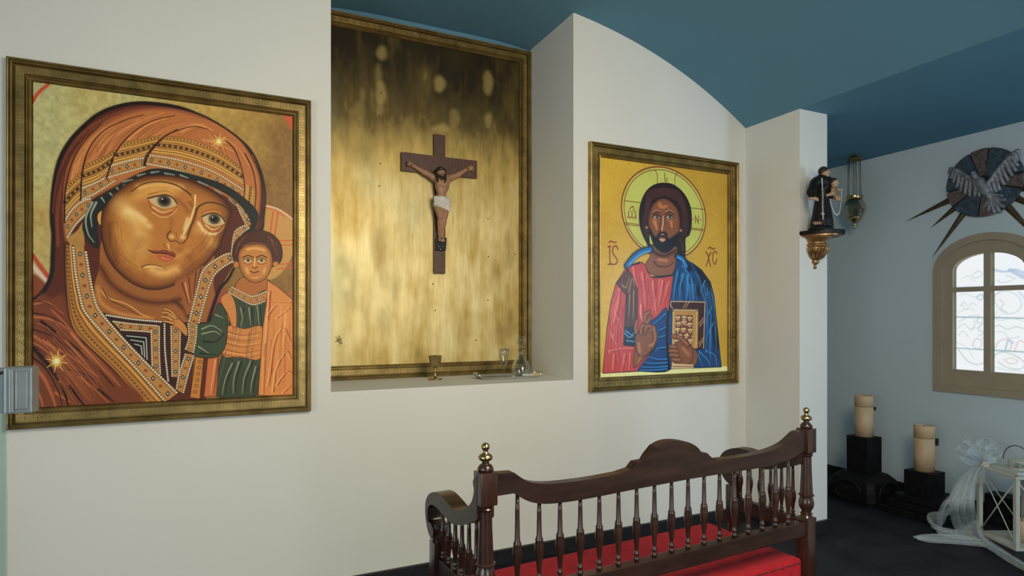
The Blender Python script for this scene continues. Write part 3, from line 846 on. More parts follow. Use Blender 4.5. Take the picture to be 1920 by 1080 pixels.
    p.beaded(rb_o, rb_i, 52, 24, 8)
    p.beaded([(520, 0), (446, 45), (424, 172)], [(535, 22), (480, 66), (452, 150)], 60, 14, 7)
    p.beaded([(150, 770), (110, 900), (95, 985)], [(205, 780), (170, 900), (140, 1010)], 52, 22, 7)
    p.line([(98, 990), (60, 960), (20, 920)], BLK, 8)
    p.fill([(205, 790), (262, 790), (235, 1040), (180, 1030)], (186, 120, 52), smooth=False)
    for a, b in (((212, 790), (180, 1020)), ((262, 790), (238, 1040))): p.line([a, b], (72, 34, 16), 6)
    for i in range(6): p.dot((240 - i * 6, 820 + i * 36), 12, (120, 66, 30)); p.dot((240 - i * 6, 820 + i * 36), 5, (206, 150, 74))
    p.view(60, 440, 3.374)
    p.beaded([(345, 105), (378, 300), (408, 430), (442, 492), (560, 632), (720, 802), (925, 1000)], [(254, 72), (270, 250), (300, 402), (332, 495), (480, 664), (656, 852), (840, 1062)], 66, 26, 9)
    # shoulder folds
    p.fill([(5, 430), (130, 400), (200, 380), (245, 565), (330, 690), (520, 870), (690, 1075), (0, 1100)], (112, 56, 30), soft=10, clip=mm)
    sh = p.mask(p.pts([(5, 425), (130, 400), (205, 380), (243, 565), (325, 690), (515, 870), (690, 1080), (0, 1100)], False, True))
    for P, w in (([(10, 440), (100, 430), (200, 500)], 26), ([(10, 520), (110, 535), (230, 600), (320, 720)], 30), ([(10, 640), (90, 690), (230, 760), (420, 900)], 34), ([(250, 620), (380, 770), (560, 960)], 22),
                 ([(10, 830), (70, 900), (120, 1000), (150, 1090)], 44), ([(10, 960), (50, 1020), (70, 1090)], 30), ([(300, 900), (400, 980), (480, 1060)], 26), ([(150, 1000), (240, 1060)], 30)):
        p.line(P, (188, 104, 56), w, w * 0.4, alpha=0.8, soft=0.9, clip=sh)
    for P, w in (([(10, 415), (110, 440), (200, 490)], 9), ([(10, 495), (120, 520), (225, 580)], 12), ([(60, 550), (180, 640), (330, 760), (520, 960)], 26), ([(10, 600), (120, 640), (240, 720), (300, 790)], 12),
                 ([(15, 720), (120, 850), (190, 960), (230, 1080)], 40), ([(200, 850), (330, 880), (455, 970)], 14), ([(240, 960), (330, 1080)], 34), ([(10, 780), (90, 850), (170, 1000), (190, 1090)], 16), ([(420, 980), (520, 1060)], 26)):
        p.line(P, (34, 15, 12), w, w * 0.35, soft=0.5, clip=sh)
    p.hatch([(0, 430), (120, 470), (240, 590), (420, 780), (600, 990)], [(0, 760), (80, 820), (180, 950), (260, 1080), (300, 1100)], 90, [(196, 112, 62), (168, 88, 46), (60, 26, 18), (44, 18, 14), (210, 130, 76), (128, 62, 34)], 13, sh, 61)
    p.star((155, 800), 74)
    p.view(250, 170, 3.723); p.star((597, 355), 62)
    # ---- the child
    p.view(300, 420, 3.177)
    p.fill([(470, 330), (520, 315), (630, 325), (660, 360), (640, 440), (540, 440), (450, 395)], (166, 98, 46), edge=BLK, ew=4)
    robe = [(395, 415), (450, 390), (540, 440), (640, 400), (650, 620), (600, 800), (590, 1015), (325, 1025), (345, 880), (370, 780), (400, 640), (420, 520)]
    rm = p.fill(robe, (54, 64, 44), edge=BLK, ew=4)
    for P in ([(480, 500), (490, 560), (480, 610)], [(530, 500), (540, 600)], [(580, 490), (590, 600)], [(430, 830), (390, 920), (370, 1015)], [(470, 820), (440, 920), (435, 1010)], [(540, 815), (500, 920), (490, 1010)], [(570, 850), (545, 950), (540, 1010)]):
        p.line(P, (150, 158, 116), 16, 6, alpha=0.8, soft=0.8, clip=rm); p.line([(a + 16, b) for a, b in P], (18, 22, 16), 14, 6, soft=0.7, clip=rm)
    p.fill([(405, 610), (500, 625), (610, 615), (598, 800), (480, 790), (372, 780)], (200, 126, 62), edge=(90, 36, 20), ew=4)
    for y in (640, 675, 710, 745, 775): p.line([(400 - (y - 640) * 0.2, y), (490, y + 22), (600, y + 6)], (148, 66, 34), 6, 3); 
    for y in (655, 700, 760): p.line([(410 - (y - 640) * 0.2, y), (500, y + 20), (590, y + 8)], (232, 172, 100), 9, 4, soft=0.8)
    man = [(640, 335), (700, 375), (790, 450), (800, 1030), (585, 1020), (600, 800), (612, 620), (632, 480)]
    om = p.fill(man, (206, 128, 64), smooth=False, edge=(96, 38, 22), ew=5)
    for P in ([(660, 400), (650, 560), (630, 800), (620, 1010)], [(700, 560), (780, 500)], [(660, 900), (690, 700), (740, 620), (785, 700)], [(680, 1000), (700, 860), (760, 760), (785, 800)], [(700, 960), (760, 880), (790, 890)], [(640, 560), (700, 480), (785, 470)], [(650, 960), (670, 860)], [(740, 1005), (785, 960)]):
        p.line(P, (158, 62, 36), 9, 5, clip=om); p.line([(a - 14, b + 4) for a, b in P], (238, 184, 112), 12, 5, alpha=0.8, soft=0.8, clip=om)
    p.hatch([(640, 400), (625, 600), (605, 800), (595, 1005)], [(790, 470), (780, 640), (770, 800), (770, 1005)], 50, [(238, 184, 112), (164, 78, 40), (220, 150, 84), (140, 58, 32)], 10, om, 71)
    p.hatch([(410, 420), (430, 560), (380, 800), (330, 1010)], [(640, 420), (620, 600), (600, 800), (590, 1010)], 40, [(120, 130, 96), (22, 26, 20), (84, 96, 68)], 9, rm, 72, 0.4)
    p.fill([(285, 800), (350, 790), (335, 1025), (262, 1030)], (190, 104, 56), smooth=False, edge=(96, 38, 22), ew=4)
    p.line([(330, 810), (300, 1010)], (232, 168, 104), 12, 6, soft=0.8); p.line([(345, 800), (322, 1015)], (120, 50, 28), 6)
    # shoulder strap, collar
    p.fill([(360, 450), (410, 410), (450, 480), (455, 610), (425, 600), (405, 540)], (196, 124, 62), edge=(80, 34, 18), ew=4)
    p.beaded([(425, 372), (520, 420), (560, 428), (640, 395)], [(402, 405), (500, 462), (560, 484), (628, 462)], 42, 14, 6)
    # sleeve
    sl = p.fill([(350, 470), (392, 520), (402, 610), (392, 720), (345, 788), (262, 798), (198, 775), (205, 680), (222, 600), (290, 585), (325, 530)], (56, 68, 46), edge=BLK, ew=5)
    for P in ([(250, 625), (310, 605), (370, 640)], [(250, 655), (320, 640), (360, 660)], [(330, 540), (375, 560)], [(230, 730), (290, 770)]): p.line(P, (150, 164, 128), 15, 6, alpha=0.85, soft=0.8, clip=sl)
    p.line([(260, 700), (330, 700), (385, 650)], (20, 24, 18), 22, 8, soft=0.7, clip=sl); p.line([(240, 770), (330, 780)], (20, 24, 18), 18, 8, soft=0.7, clip=sl)
    p.beaded([(165, 588), (170, 680), (148, 748)], [(222, 598), (215, 690), (200, 770)], 34, 14, 7)
    # hand
    p.fill([(40, 545), (75, 530), (110, 560), (150, 600), (165, 640), (155, 668), (110, 625), (70, 600)], (190, 122, 58), edge=BLK, ew=4)
    for P in ([(100, 560), (64, 520), (24, 505)], [(90, 560), (46, 530), (12, 526)], [(72, 572), (34, 554), (8, 552)], [(78, 592), (44, 582), (20, 580)]):
        p.line(P, BLK, 19, 15); p.line(P, (206, 142, 72), 12, 9)
    # head
    p.fill([(440, 215), (436, 140), (465, 85), (525, 48), (600, 38), (670, 62), (718, 118), (728, 190), (705, 240), (640, 260), (500, 260)], (70, 36, 20), edge=BLK, ew=6)
    p.dot((455, 240), 17, (186, 118, 56)); p.dot((690, 240), 19, (186, 118, 56))
    cf = p.fill([(466, 190), (486, 145), (540, 122), (610, 122), (650, 150), (668, 200), (664, 260), (636, 318), (590, 346), (545, 346), (505, 318), (476, 262)], (186, 120, 56), edge=BLK, ew=4)
    ci = p.blur(cf, 8); p.put(np.clip(1 - (ci - 0.45) / 0.5, 0, 1) * cf, (112, 58, 26), 0.8)
    p.line([(520, 150), (570, 145), (620, 155)], (224, 166, 90), 34, alpha=0.8, soft=0.95, clip=cf)
    p.line([(515, 265), (525, 290)], (222, 164, 88), 34, alpha=0.8, soft=0.95, clip=cf); p.line([(625, 265), (618, 290)], (222, 164, 88), 30, alpha=0.8, soft=0.95, clip=cf)
    p.line([(500, 130), (560, 112), (640, 125)], (130, 78, 42), 18, 8, soft=0.8)
    for P in ([(470, 110), (450, 180)], [(660, 90), (700, 190)], [(640, 70), (700, 130)], [(500, 80), (460, 140)]): p.line(P, (128, 74, 40), 8, 4, soft=0.7)
    for x in (525, 605):
        p.line([(x - 34, 200), (x, 188), (x + 32, 200)], (44, 22, 12), 8)
        p.fill([(x - 28, 218), (x, 206), (x + 26, 218), (x, 232)], (200, 170, 120)); p.dot((x, 217), 10, (24, 14, 10))
        p.line([(x - 30, 216), (x, 203), (x + 28, 218)], (28, 14, 10), 6)
        p.line([(x - 26, 230), (x, 242), (x + 24, 230)], (150, 82, 40), 6)
    p.line([(566, 200), (562, 250)], (236, 196, 124), 9, soft=0.7); p.line([(550, 255), (565, 264), (582, 255)], (70, 34, 18), 6)
    p.line([(538, 282), (562, 290), (588, 282)], (56, 24, 16), 7); p.line([(545, 298), (565, 304), (582, 297)], (186, 96, 62), 8)
    p.line([(548, 318), (566, 322), (584, 316)], (230, 180, 108), 8, soft=0.8)
    # print grain
    img *= (0.93 + 0.14 * p.noise(120, 150, 9, 2))[..., None]

def paint_man(p):
    img = p.img
    n1 = p.noise(4, 5, 11); n2 = p.noise(70, 90, 12, 2)
    yy, xx = np.mgrid[0:p.h, 0:p.w]; yy = yy / p.h; xx = xx / p.w
    g = np.clip(0.55 + 0.35 * xx - 0.2 * yy + 0.5 * (n1 - 0.5), 0, 1)
    a, b = lin((212, 178, 66)), lin((182, 138, 44))
    for c in range(3): img[..., c] = a[c] * (1 - g) + b[c] * g
    img *= (0.93 + 0.14 * n2)[..., None]
    p.view(1120, 490, 4.908)
    p.fill([(-60, 1000), (60, 1030), (300, 1022), (700, 990), (1240, 962), (1240, 1120), (-60, 1120)], (222, 218, 150), smooth=False)
    # halo with a ruled cross
    p.view(1080, 240, 4.153)
    T = np.linspace(0, 2 * math.pi, 48, endpoint=False)
    cx, cy = 682, 662
    el = [(cx + 328 * math.cos(t), cy + 356 * math.sin(t) + 0.16 * 328 * math.cos(t)) for t in T]
    hm = p.fill(el, (186, 188, 92), smooth=False)
    p.put(np.clip(p.noise(5, 6, 14) - 0.45, 0, 1) * hm, (150, 146, 60), 1.2)
    p.line(el + [el[0]], (122, 46, 26), 9, smooth=False)
    el2 = [(cx + (x - cx) * 0.94, cy + (y - cy) * 0.94) for x, y in el]
    p.line(el2 + [el2[0]], (136, 66, 34), 6, smooth=False)
    for P in ([(380, 566), (500, 582)], [(378, 738), (500, 752)], [(378, 750), (500, 764)], [(890, 622), (1000, 634)], [(890, 778), (995, 790)], [(890, 788), (992, 800)], [(615, 330), (632, 360), (632, 440)], [(790, 350), (772, 380), (770, 450)]):
        p.line(P, (120, 60, 30), 5, smooth=len(P) > 2)
    ink = (124, 52, 26)
    for P in ([(418, 640), (408, 670), (418, 700), (434, 690), (436, 650)], [(436, 690), (450, 702), (464, 690), (462, 655), (448, 640)], [(420, 628), (440, 610), (452, 630)], [(404, 690), (402, 700)], [(466, 692), (468, 702)],
              [(930, 680), (930, 740)], [(930, 690), (950, 730)], [(952, 682), (952, 745)], [(912, 704), (914, 714)], [(968, 708), (970, 718)],
              [(690, 350), (692, 410)], [(692, 412), (706, 414), (708, 388)]):
        p.line(P, ink, 6)
    for P in ([(250, 925), (272, 922)], [(262, 922), (264, 1058)], [(250, 1062), (276, 1060)], [(326, 942), (312, 918), (290, 930), (286, 970), (304, 1000), (322, 1030), (312, 1056), (284, 1064), (276, 1052)], [(258, 890), (275, 880), (292, 892), (314, 888)],
              [(1012, 965), (1028, 990), (1038, 1040), (1046, 1078)], [(1052, 968), (1036, 1000), (1022, 1050), (1012, 1075)], [(1096, 975), (1084, 960), (1068, 975), (1064, 1010), (1072, 1050), (1086, 1060), (1096, 1020)], [(1030, 938), (1046, 928), (1060, 942), (1082, 936)]):
        p.line(P, ink, 9, 8)
    # hair behind
    p.view(1180, 320, 6.0)
    hair = [(112, 560), (120, 400), (178, 250), (270, 165), (390, 138), (510, 165), (622, 268), (690, 420), (700, 600), (676, 720), (630, 765), (632, 900), (610, 985), (530, 965), (480, 700), (240, 700), (238, 880), (190, 805), (138, 690)]
    ha = p.fill(hair, (38, 20, 18), edge=(16, 10, 10), ew=6)
    for k in range(9):
        f = k / 8
        p.line([(390, 190 + f * 90), (290 - 60 * (1 - f) - 20, 230 + f * 90), (180 + f * 50, 400), (150 + f * 70, 600), (180 + f * 40, 740)], (112, 66, 58) if k % 2 else (74, 40, 36), 6, 3, soft=0.6, clip=ha)
        p.line([(400, 190 + f * 90), (520 + 40 * (1 - f), 240 + f * 90), (640 - f * 60, 420), (665 - f * 70, 600), (640 - f * 50, 740)], (116, 68, 58) if k % 2 else (74, 40, 36), 6, 3, soft=0.6, clip=ha)
    for k in range(5): p.line([(560 + 14 * k, 760 + 30 * k), (600, 800 + 30 * k), (620, 840 + 30 * k)], (110, 62, 52), 6, 3, soft=0.6, clip=ha)
    # neck
    nk = p.fill([(245, 830), (235, 960), (180, 1060), (240, 1160), (420, 1190), (560, 1120), (600, 1020), (535, 960), (520, 850)], (130, 78, 48), edge=(26, 14, 10), ew=6)
    p.line([(250, 900), (380, 960), (520, 900)], (62, 34, 22), 70, soft=0.9, clip=nk)
    p.line([(330, 1000), (420, 1010)], (196, 122, 82), 50, soft=0.95, alpha=0.8, clip=nk)
    p.line([(275, 1020), (330, 1075), (440, 1075), (510, 1020)], (46, 24, 16), 12, 6)
    # face
    fc = p.fill([(212, 600), (222, 480), (280, 360), (380, 308), (480, 355), (550, 450), (572, 600), (548, 760), (500, 860), (400, 925), (300, 870), (250, 770)], (126, 74, 44), edge=(26, 14, 10), ew=6)
    fi = p.blur(fc, 7); p.put(np.clip(1 - (fi - 0.45) / 0.5, 0, 1) * fc, (62, 32, 20), 0.85)
    def gl(P, w, c=(196, 124, 72), al=0.8): p.line(P, c, w, w * 0.5, alpha=al, soft=0.95, clip=fc)
    gl([(340, 380), (360, 410), (420, 400)], 70); gl([(280, 570), (300, 620), (310, 660)], 60, (212, 138, 80)); gl([(470, 580), (480, 640)], 56, (206, 128, 76))
    p.fill([(222, 630), (290, 740), (330, 700), (372, 686), (420, 700), (446, 760), (545, 700), (556, 720), (530, 850), (470, 920), (400, 938), (320, 900), (252, 800)], (24, 13, 11), soft=5, clip=np.maximum(fc, 0))
    p.line([(270, 490), (300, 462), (350, 480)], (24, 12, 10), 13, 8); p.line([(410, 485), (450, 462), (500, 490)], (24, 12, 10), 13, 8)
    p.line([(270, 470), (305, 445), (350, 462)], (208, 160, 120), 9, 5, soft=0.7); p.line([(410, 468), (450, 445), (500, 470)], (208, 160, 120), 9, 5, soft=0.7)
    for x in (306, 452):
        p.fill([(x - 38, 520), (x, 500), (x + 38, 520), (x, 545)], (170, 160, 146)); p.dot((x + 4, 520), 17, (30, 24, 24)); p.dot((x - 4, 514), 4, (180, 186, 190))
        p.line([(x - 42, 520), (x, 494), (x + 42, 522)], (20, 10, 8), 10); p.line([(x - 36, 550), (x, 568), (x + 34, 550)], (180, 114, 72), 9, 5, soft=0.7)
    p.line([(382, 515), (378, 600), (366, 675)], (232, 196, 160), 10, 12, soft=0.6); p.line([(352, 500), (348, 600), (344, 672)], (54, 28, 18), 12, 8, soft=0.7); p.line([(402, 520), (402, 620)], (54, 28, 18), 9, 5, soft=0.7)
    p.line([(340, 680), (372, 700), (410, 690)], (40, 20, 14), 9)
    p.line([(356, 720), (376, 714), (392, 722)], (196, 150, 120), 12, soft=0.7)
    p.fill([(322, 745), (372, 738), (424, 750), (372, 762)], (86, 38, 28)); p.fill([(335, 768), (372, 762), (408, 772), (372, 800)], (206, 146, 104), soft=3)
    p.dot((195, 640), 12, (170, 120, 86)); p.dot((578, 672), 12, (170, 120, 86))
    # robe
    p.view(1120, 490, 4.908)
    p.fill([(390, 0), (280, 40), (170, 205), (85, 630), (50, 1030), (380, 1014), (680, 992), (1100, 975), (1080, 400), (960, 80), (740, -10), (690, 120), (480, 140)], (40, 16, 24), smooth=False)
    red = p.fill([(390, 20), (270, 50), (170, 205), (122, 380), (88, 630), (62, 890), (50, 1030), (372, 1012), (480, 860), (560, 640), (560, 560), (690, 420), (700, 130), (590, 150), (505, 150), (462, 95), (446, 40), (410, 5)], (184, 62, 54), smooth=False, edge=(30, 10, 12), ew=6)
    for P, w in (([(330, 60), (345, 160), (370, 240)], 26), ([(410, 110), (430, 260), (440, 420)], 30), ([(510, 190), (520, 330), (540, 480)], 36), ([(600, 180), (580, 300), (560, 420)], 30), ([(660, 190), (620, 330)], 22), ([(200, 260), (180, 420), (150, 560)], 40), ([(160, 460), (200, 560), (230, 620)], 24),
                 ([(120, 650), (150, 720), (190, 780)], 26), ([(110, 830), (190, 810), (330, 800)], 36), ([(150, 860), (140, 1000)], 34), ([(250, 860), (220, 1010)], 30), ([(300, 850), (290, 1000)], 24), ([(400, 400), (410, 540)], 26)):
        p.line(P, (226, 124, 112), w, w * 0.4, alpha=0.85, soft=0.9, clip=red)
        p.line([(a + w * 0.55, b + 4) for a, b in P], (112, 24, 26), w * 0.35, 4, soft=0.7, clip=red)
    p.hatch([(200, 230), (130, 420), (90, 640), (60, 900), (60, 1020)], [(270, 320), (250, 500), (240, 640), (240, 800), (330, 1000)], 50, [(226, 120, 108), (128, 30, 32), (204, 84, 74), (100, 22, 26)], 13, red, 81)
    p.hatch([(340, 60), (370, 200), (390, 380), (400, 540)], [(690, 150), (650, 300), (600, 420), (540, 500)], 50, [(226, 120, 108), (128, 30, 32), (204, 84, 74), (110, 24, 28)], 13, red, 82)
    p.line([(400, 400), (395, 480), (420, 560)], (232, 150, 136), 8, 4, clip=red)
    # stole
    st = p.fill([(280, 68), (175, 205), (265, 310), (248, 620), (330, 620), (372, 540), (372, 255), (318, 120)], (84, 46, 30), smooth=False, edge=(24, 12, 10), ew=5)
    for P in ([(225, 215), (262, 240), (300, 140)], [(290, 280), (320, 160), (345, 230)], [(300, 300), (290, 500)], [(335, 270), (330, 520)]): p.line(P, (176, 132, 74), 14, 6, alpha=0.85, soft=0.7, clip=st)
    for P in ([(275, 300), (262, 600)], [(312, 290), (306, 600)], [(352, 280), (350, 560)]): p.line(P, (40, 20, 16), 8, 4, clip=st)
    # blue mantle
    bl = p.fill([(730, -10), (800, -20), (880, 20), (960, 80), (1040, 190), (1075, 320), (1095, 520), (1120, 760), (1142, 972), (640, 992), (640, 640), (660, 420), (700, 140)], (20, 58, 108), smooth=False, edge=(10, 10, 18), ew=6)
    p.fill([(880, 20), (960, 80), (1040, 190), (1080, 330), (1120, 760), (1080, 780), (1020, 460), (960, 340), (900, 300), (930, 160)], (14, 18, 34), soft=8, clip=bl)
    for P, w in (([(740, 100), (715, 220), (700, 340)], 26), ([(790, 120), (760, 240), (750, 350)], 34), ([(830, 130), (830, 260), (820, 350)], 36), ([(780, 40), (850, 130), (890, 260), (885, 350)], 18), ([(990, 180), (960, 250), (950, 300)], 22), ([(1010, 290), (985, 360)], 24),
                 ([(1050, 420), (1010, 520), (1000, 600)], 28), ([(1075, 560), (1020, 660), (1000, 740)], 22), ([(940, 830), (1010, 900), (1040, 960)], 22), ([(930, 860), (970, 960)], 16), ([(1000, 820), (1080, 860), (1100, 960)], 24)):
        p.line(P, (52, 138, 196), w, w * 0.4, alpha=0.9, soft=0.85, clip=bl)
        p.line([(a + w * 0.6, b) for a, b in P], (8, 12, 26), w * 0.45, 4, soft=0.6, clip=bl)
    p.hatch([(730, 20), (700, 200), (680, 380), (680, 500)], [(900, 40), (960, 200), (1000, 400), (1010, 520)], 50, [(60, 146, 204), (10, 14, 30), (30, 84, 146), (12, 30, 60)], 13, bl, 83)
    p.hatch([(960, 150), (1000, 400), (1000, 600), (960, 960)], [(1050, 200), (1090, 450), (1110, 700), (1130, 960)], 50, [(50, 130, 190), (10, 14, 30), (14, 20, 40), (30, 84, 146)], 14, bl, 84)
    ws = p.fill([(640, 435), (560, 500), (470, 580), (470, 680), (540, 720), (528, 800), (450, 900), (372, 1000), (400, 1012), (680, 992), (660, 700)], (18, 54, 110), edge=(8, 10, 18), ew=5)
    for P in ([(630, 480), (540, 560), (480, 600)], [(640, 600), (560, 640)], [(640, 680), (560, 700)], [(640, 790), (560, 800), (540, 830)], [(650, 900), (560, 900), (470, 880)], [(650, 930), (520, 940), (430, 930)], [(650, 965), (520, 975), (400, 970)], [(640, 990), (520, 1000), (390, 1000)]):
        p.line(P, (44, 122, 186), 20, 9, alpha=0.85, soft=0.8, clip=ws); p.line([(a, b + 15) for a, b in P], (8, 12, 28), 9, 4, clip=ws)
    p.line([(655, 430), (640, 700), (660, 990)], (8, 8, 14), 40, 26, soft=0.5, clip=np.clip(bl + ws, 0, 1))
    kn = p.fill([(250, 610), (350, 600), (372, 700), (350, 785), (240, 770)], (14, 30, 56), smooth=False, edge=(8, 8, 14), ew=5)
    for P in ([(250, 660), (300, 700), (350, 640)], [(262, 640), (330, 690)], [(270, 730), (350, 740)]): p.line(P, (92, 146, 186), 9, 5, clip=kn)
    p.view(1180, 320, 6.0)
    for P, c, w in (([(-30, 1070), (60, 960), (150, 905), (240, 880)], (12, 12, 20), 66), ([(-20, 1065), (70, 965), (150, 912), (235, 886)], (34, 104, 168), 40), ([(0, 1060), (80, 975), (160, 925), (230, 905)], (92, 168, 214), 9),
                    ([(535, 965), (600, 985), (650, 1060), (680, 1100)], (12, 12, 20), 60), ([(545, 970), (600, 1000), (640, 1075)], (34, 104, 168), 36), ([(550, 975), (600, 1010), (630, 1080)], (96, 172, 216), 8)):
        p.line(P, c, w)
    # book
    p.view(1120, 490, 4.908)
    p.fill([(672, 366), (992, 374), (984, 805), (880, 810), (690, 560)], (58, 24, 22), smooth=False, edge=(16, 8, 8), ew=6)
    p.line([(992, 376), (680, 368), (672, 400), (690, 430)], (206, 168, 120), 6, smooth=False); p.line([(990, 378), (978, 800)], (206, 168, 120), 6)
    for P in ([(820, 372), (790, 428)], [(846, 372), (812, 430)], [(988, 510), (930, 580)], [(988, 540), (940, 600)], [(980, 700), (930, 760)], [(980, 725), (935, 785)]): p.line(P, (196, 150, 110), 5)
    bk = p.fill([(690, 436), (932, 440), (925, 800), (880, 812), (886, 985), (680, 988)], (176, 128, 62), smooth=False, edge=(40, 18, 10), ew=5)
    p.fill([(722, 492), (878, 496), (872, 790), (716, 790)], (112, 58, 44), smooth=False)
    for L in ([(702, 450), (922, 452)], [(914, 460), (908, 800)], [(700, 460), (696, 960)], [(690, 960), (880, 962)]):
        p.line(L, (60, 28, 16), 12, smooth=False)
        for q in p.every(np.array(L, float), 16): p.dot(q, 5.5, (226, 198, 140))
    for q in ((742, 525), (800, 522), (850, 530), (800, 565), (738, 632), (796, 632), (854, 640), (856, 735), (760, 690), (820, 690), (735, 740), (745, 580), (850, 585)):
        s_ = 22
        p.fill([(q[0] - s_, q[1] - s_ * 0.6), (q[0], q[1] - s_ * 0.9), (q[0] + s_, q[1] - s_ * 0.6), (q[0], q[1] + s_)], (226, 196, 130), smooth=False)
        p.fill([(q[0] - s_ * .5, q[1] - s_ * 0.3), (q[0] + s_ * .5, q[1] - s_ * 0.3), (q[0], q[1] + s_ * .5)], (58, 26, 20), smooth=False)
    for i in range(26):
        a = (730 + p.rng.rand() * 135, 500 + p.rng.rand() * 280); p.line([a, (a[0] + 14, a[1] + 10)], (206, 160, 110), 4)
    # blessing hand
    sk, dk, hi = (128, 76, 44), (30, 15, 12), (196, 130, 82)
    p.fill([(345, 800), (400, 850), (480, 840), (380, 950), (335, 975), (332, 880)], sk, edge=dk, ew=5)
    for P, w in (([(380, 700), (352, 620), (366, 545)], 30), ([(425, 640), (440, 560), (440, 500), (478, 468)], 34), ([(445, 600), (470, 545), (492, 514)], 30)):
        p.line(P, dk, w + 9, w * 0.8 + 9); p.line(P, sk, w, w * 0.8); p.line([(a - 4, b) for a, b in P], hi, w * 0.35, w * 0.2, alpha=0.8, soft=0.8)
    p.fill([(350, 690), (392, 640), (450, 600), (500, 640), (535, 700), (540, 760), (500, 820), (420, 880), (370, 850), (352, 780)], sk, edge=dk, ew=6)
    for P, w in (([(400, 660), (410, 600), (440, 596), (436, 660)], 24), ([(440, 640), (455, 600), (500, 600), (490, 640)], 24), ([(505, 780), (535, 700), (516, 610)], 32)):
        p.line(P, dk, w + 9); p.line(P, sk, w); p.line([(a - 3, b) for a, b in P], hi, w * 0.35, alpha=0.7, soft=0.8)
    p.line([(380, 760), (390, 830)], hi, 44, alpha=0.7, soft=0.95); p.line([(480, 780), (505, 760)], hi, 34, alpha=0.6, soft=0.95); p.line([(400, 880), (370, 940)], hi, 20, alpha=0.6, soft=0.9)
    # holding hand
    p.fill([(870, 800), (925, 850), (905, 950), (850, 935)], sk, edge=dk, ew=5)
    p.fill([(700, 790), (760, 730), (830, 760), (880, 820), (870, 920), (800, 950), (700, 925)], sk, edge=dk, ew=6)
    for P in ([(830, 770), (760, 705), (690, 690)], [(720, 790), (672, 784)], [(730, 830), (668, 822)], [(740, 870), (674, 862)], [(760, 910), (690, 905)]):
        p.line(P, dk, 40, 34); p.line(P, sk, 31, 25); p.line([(a, b - 6) for a, b in P], hi, 10, 6, alpha=0.8, soft=0.8)
    p.line([(790, 800), (840, 860)], hi, 50, alpha=0.5, soft=0.95)
    p.fill([(690, 940), (885, 950), (886, 985), (680, 988)], (206, 172, 122), smooth=False)
    for q in p.every(np.array([(692, 968), (884, 970)], float), 15): p.dot(q, 5, (70, 32, 24))
    img *= (0.94 + 0.12 * p.noise(100, 120, 19, 2))[..., None]

def paint_gold(p):
    img = p.img
    n = p.noise(6, 8, 21, 4); v = p.noise(22, 4, 22, 4); q = p.noise(3, 3, 23, 3); f = p.noise(40, 26, 24, 3)
    yy, xx = np.mgrid[0:p.h, 0:p.w]; yy = yy / p.h; xx = xx / p.w
    # cloudy paint blotches, plus the ceiling's dark reflection painted across the upper third
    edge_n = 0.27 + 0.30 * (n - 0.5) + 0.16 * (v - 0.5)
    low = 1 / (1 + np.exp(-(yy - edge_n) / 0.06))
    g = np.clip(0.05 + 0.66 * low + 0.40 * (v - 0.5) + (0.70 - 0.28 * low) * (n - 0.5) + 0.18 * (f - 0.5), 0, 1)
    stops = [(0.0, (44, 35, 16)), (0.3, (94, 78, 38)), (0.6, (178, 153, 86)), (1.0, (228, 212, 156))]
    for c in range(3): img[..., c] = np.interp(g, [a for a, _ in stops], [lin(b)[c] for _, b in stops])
    grn = np.clip((q - 0.5) * 3, 0, 1) * np.clip(1.1 - xx * 1.1, 0, 1) * low
    p.put(grn, (164, 174, 140), 0.5)
    p.view(600, 0, 2.7)
    for x, y, rx, ry, a in ((313, 268, 26, 36, .6), (308, 470, 26, 60, .6), (296, 380, 14, 60, .35), (302, 545, 16, 40, .4), (605, 425, 28, 42, .6), (850, 420, 24, 62, .55), (852, 610, 18, 40, .5), (848, 935, 16, 36, .5), (615, 650, 46, 20, .5), (215, 480, 12, 40, .35), (300, 820, 30, 80, .5), (680, 600, 26, 50, .35), (200, 560, 30, 50, .3)):
        p.oval(x, y, rx, ry, (176, 154, 92), a, 7)
    for x, y, rx, ry, a in ((480, 300, 60, 40, .5), (700, 290, 70, 60, .5), (940, 380, 40, 70, .5), (170, 320, 40, 70, .4), (420, 420, 50, 60, .4), (960, 620, 40, 60, .45), (230, 780, 60, 70, .3)):
        p.oval(x, y, rx, ry, (62, 50, 24), a, 22)
    p.view(600, 400, 3.0)
    for x, y, rx, ry, a in ((945, 492, 22, 40, .6), (634, 400, 18, 30, .6), (648, 580, 30, 60, .5), (882, 640, 30, 60, .4), (860, 740, 60, 50, .4), (210, 640, 26, 100, .45), (360, 480, 34, 60, .5), (150, 400, 22, 40, .5), (480, 500, 40, 80, .35), (560, 300, 40, 70, .3), (760, 250, 50, 60, .3), (300, 560, 20, 80, .35)):
        p.oval(x, y, rx, ry, (224, 206, 146), a, 9)
    for x, y, rx, ry, a in ((332, 200, 30, 130, .45), (1062, 200, 26, 120, .45), (1066, 620, 26, 90, .5), (120, 270, 24, 40, .35), (1020, 690, 40, 60, .4), (810, 700, 14, 90, .35), (480, 100, 40, 80, .25), (1000, 330, 30, 60, .3)):
        p.oval(x, y, rx, ry, (126, 98, 42), a, 14)
    for k in range(60):
        x = 90 + p.rng.rand() * 1010; y = -900 + p.rng.rand() * 1650; l = 40 + p.rng.rand() * 120
        p.line([(x, y), (x + p.rng.randn() * 4, y + l * 0.5), (x + p.rng.randn() * 4, y + l)], (214, 192, 124) if (k % 2 and y > -250) else (104, 84, 40), 6 + 14 * p.rng.rand(), 4, alpha=0.28, soft=0.95)
    for k in range(14): p.line([(86 + p.rng.rand() * 40, 685 + p.rng.rand() * 50), (90 + p.rng.rand() * 40, 690 + p.rng.rand() * 60)], (90, 70, 34), 5, 2, alpha=0.8)

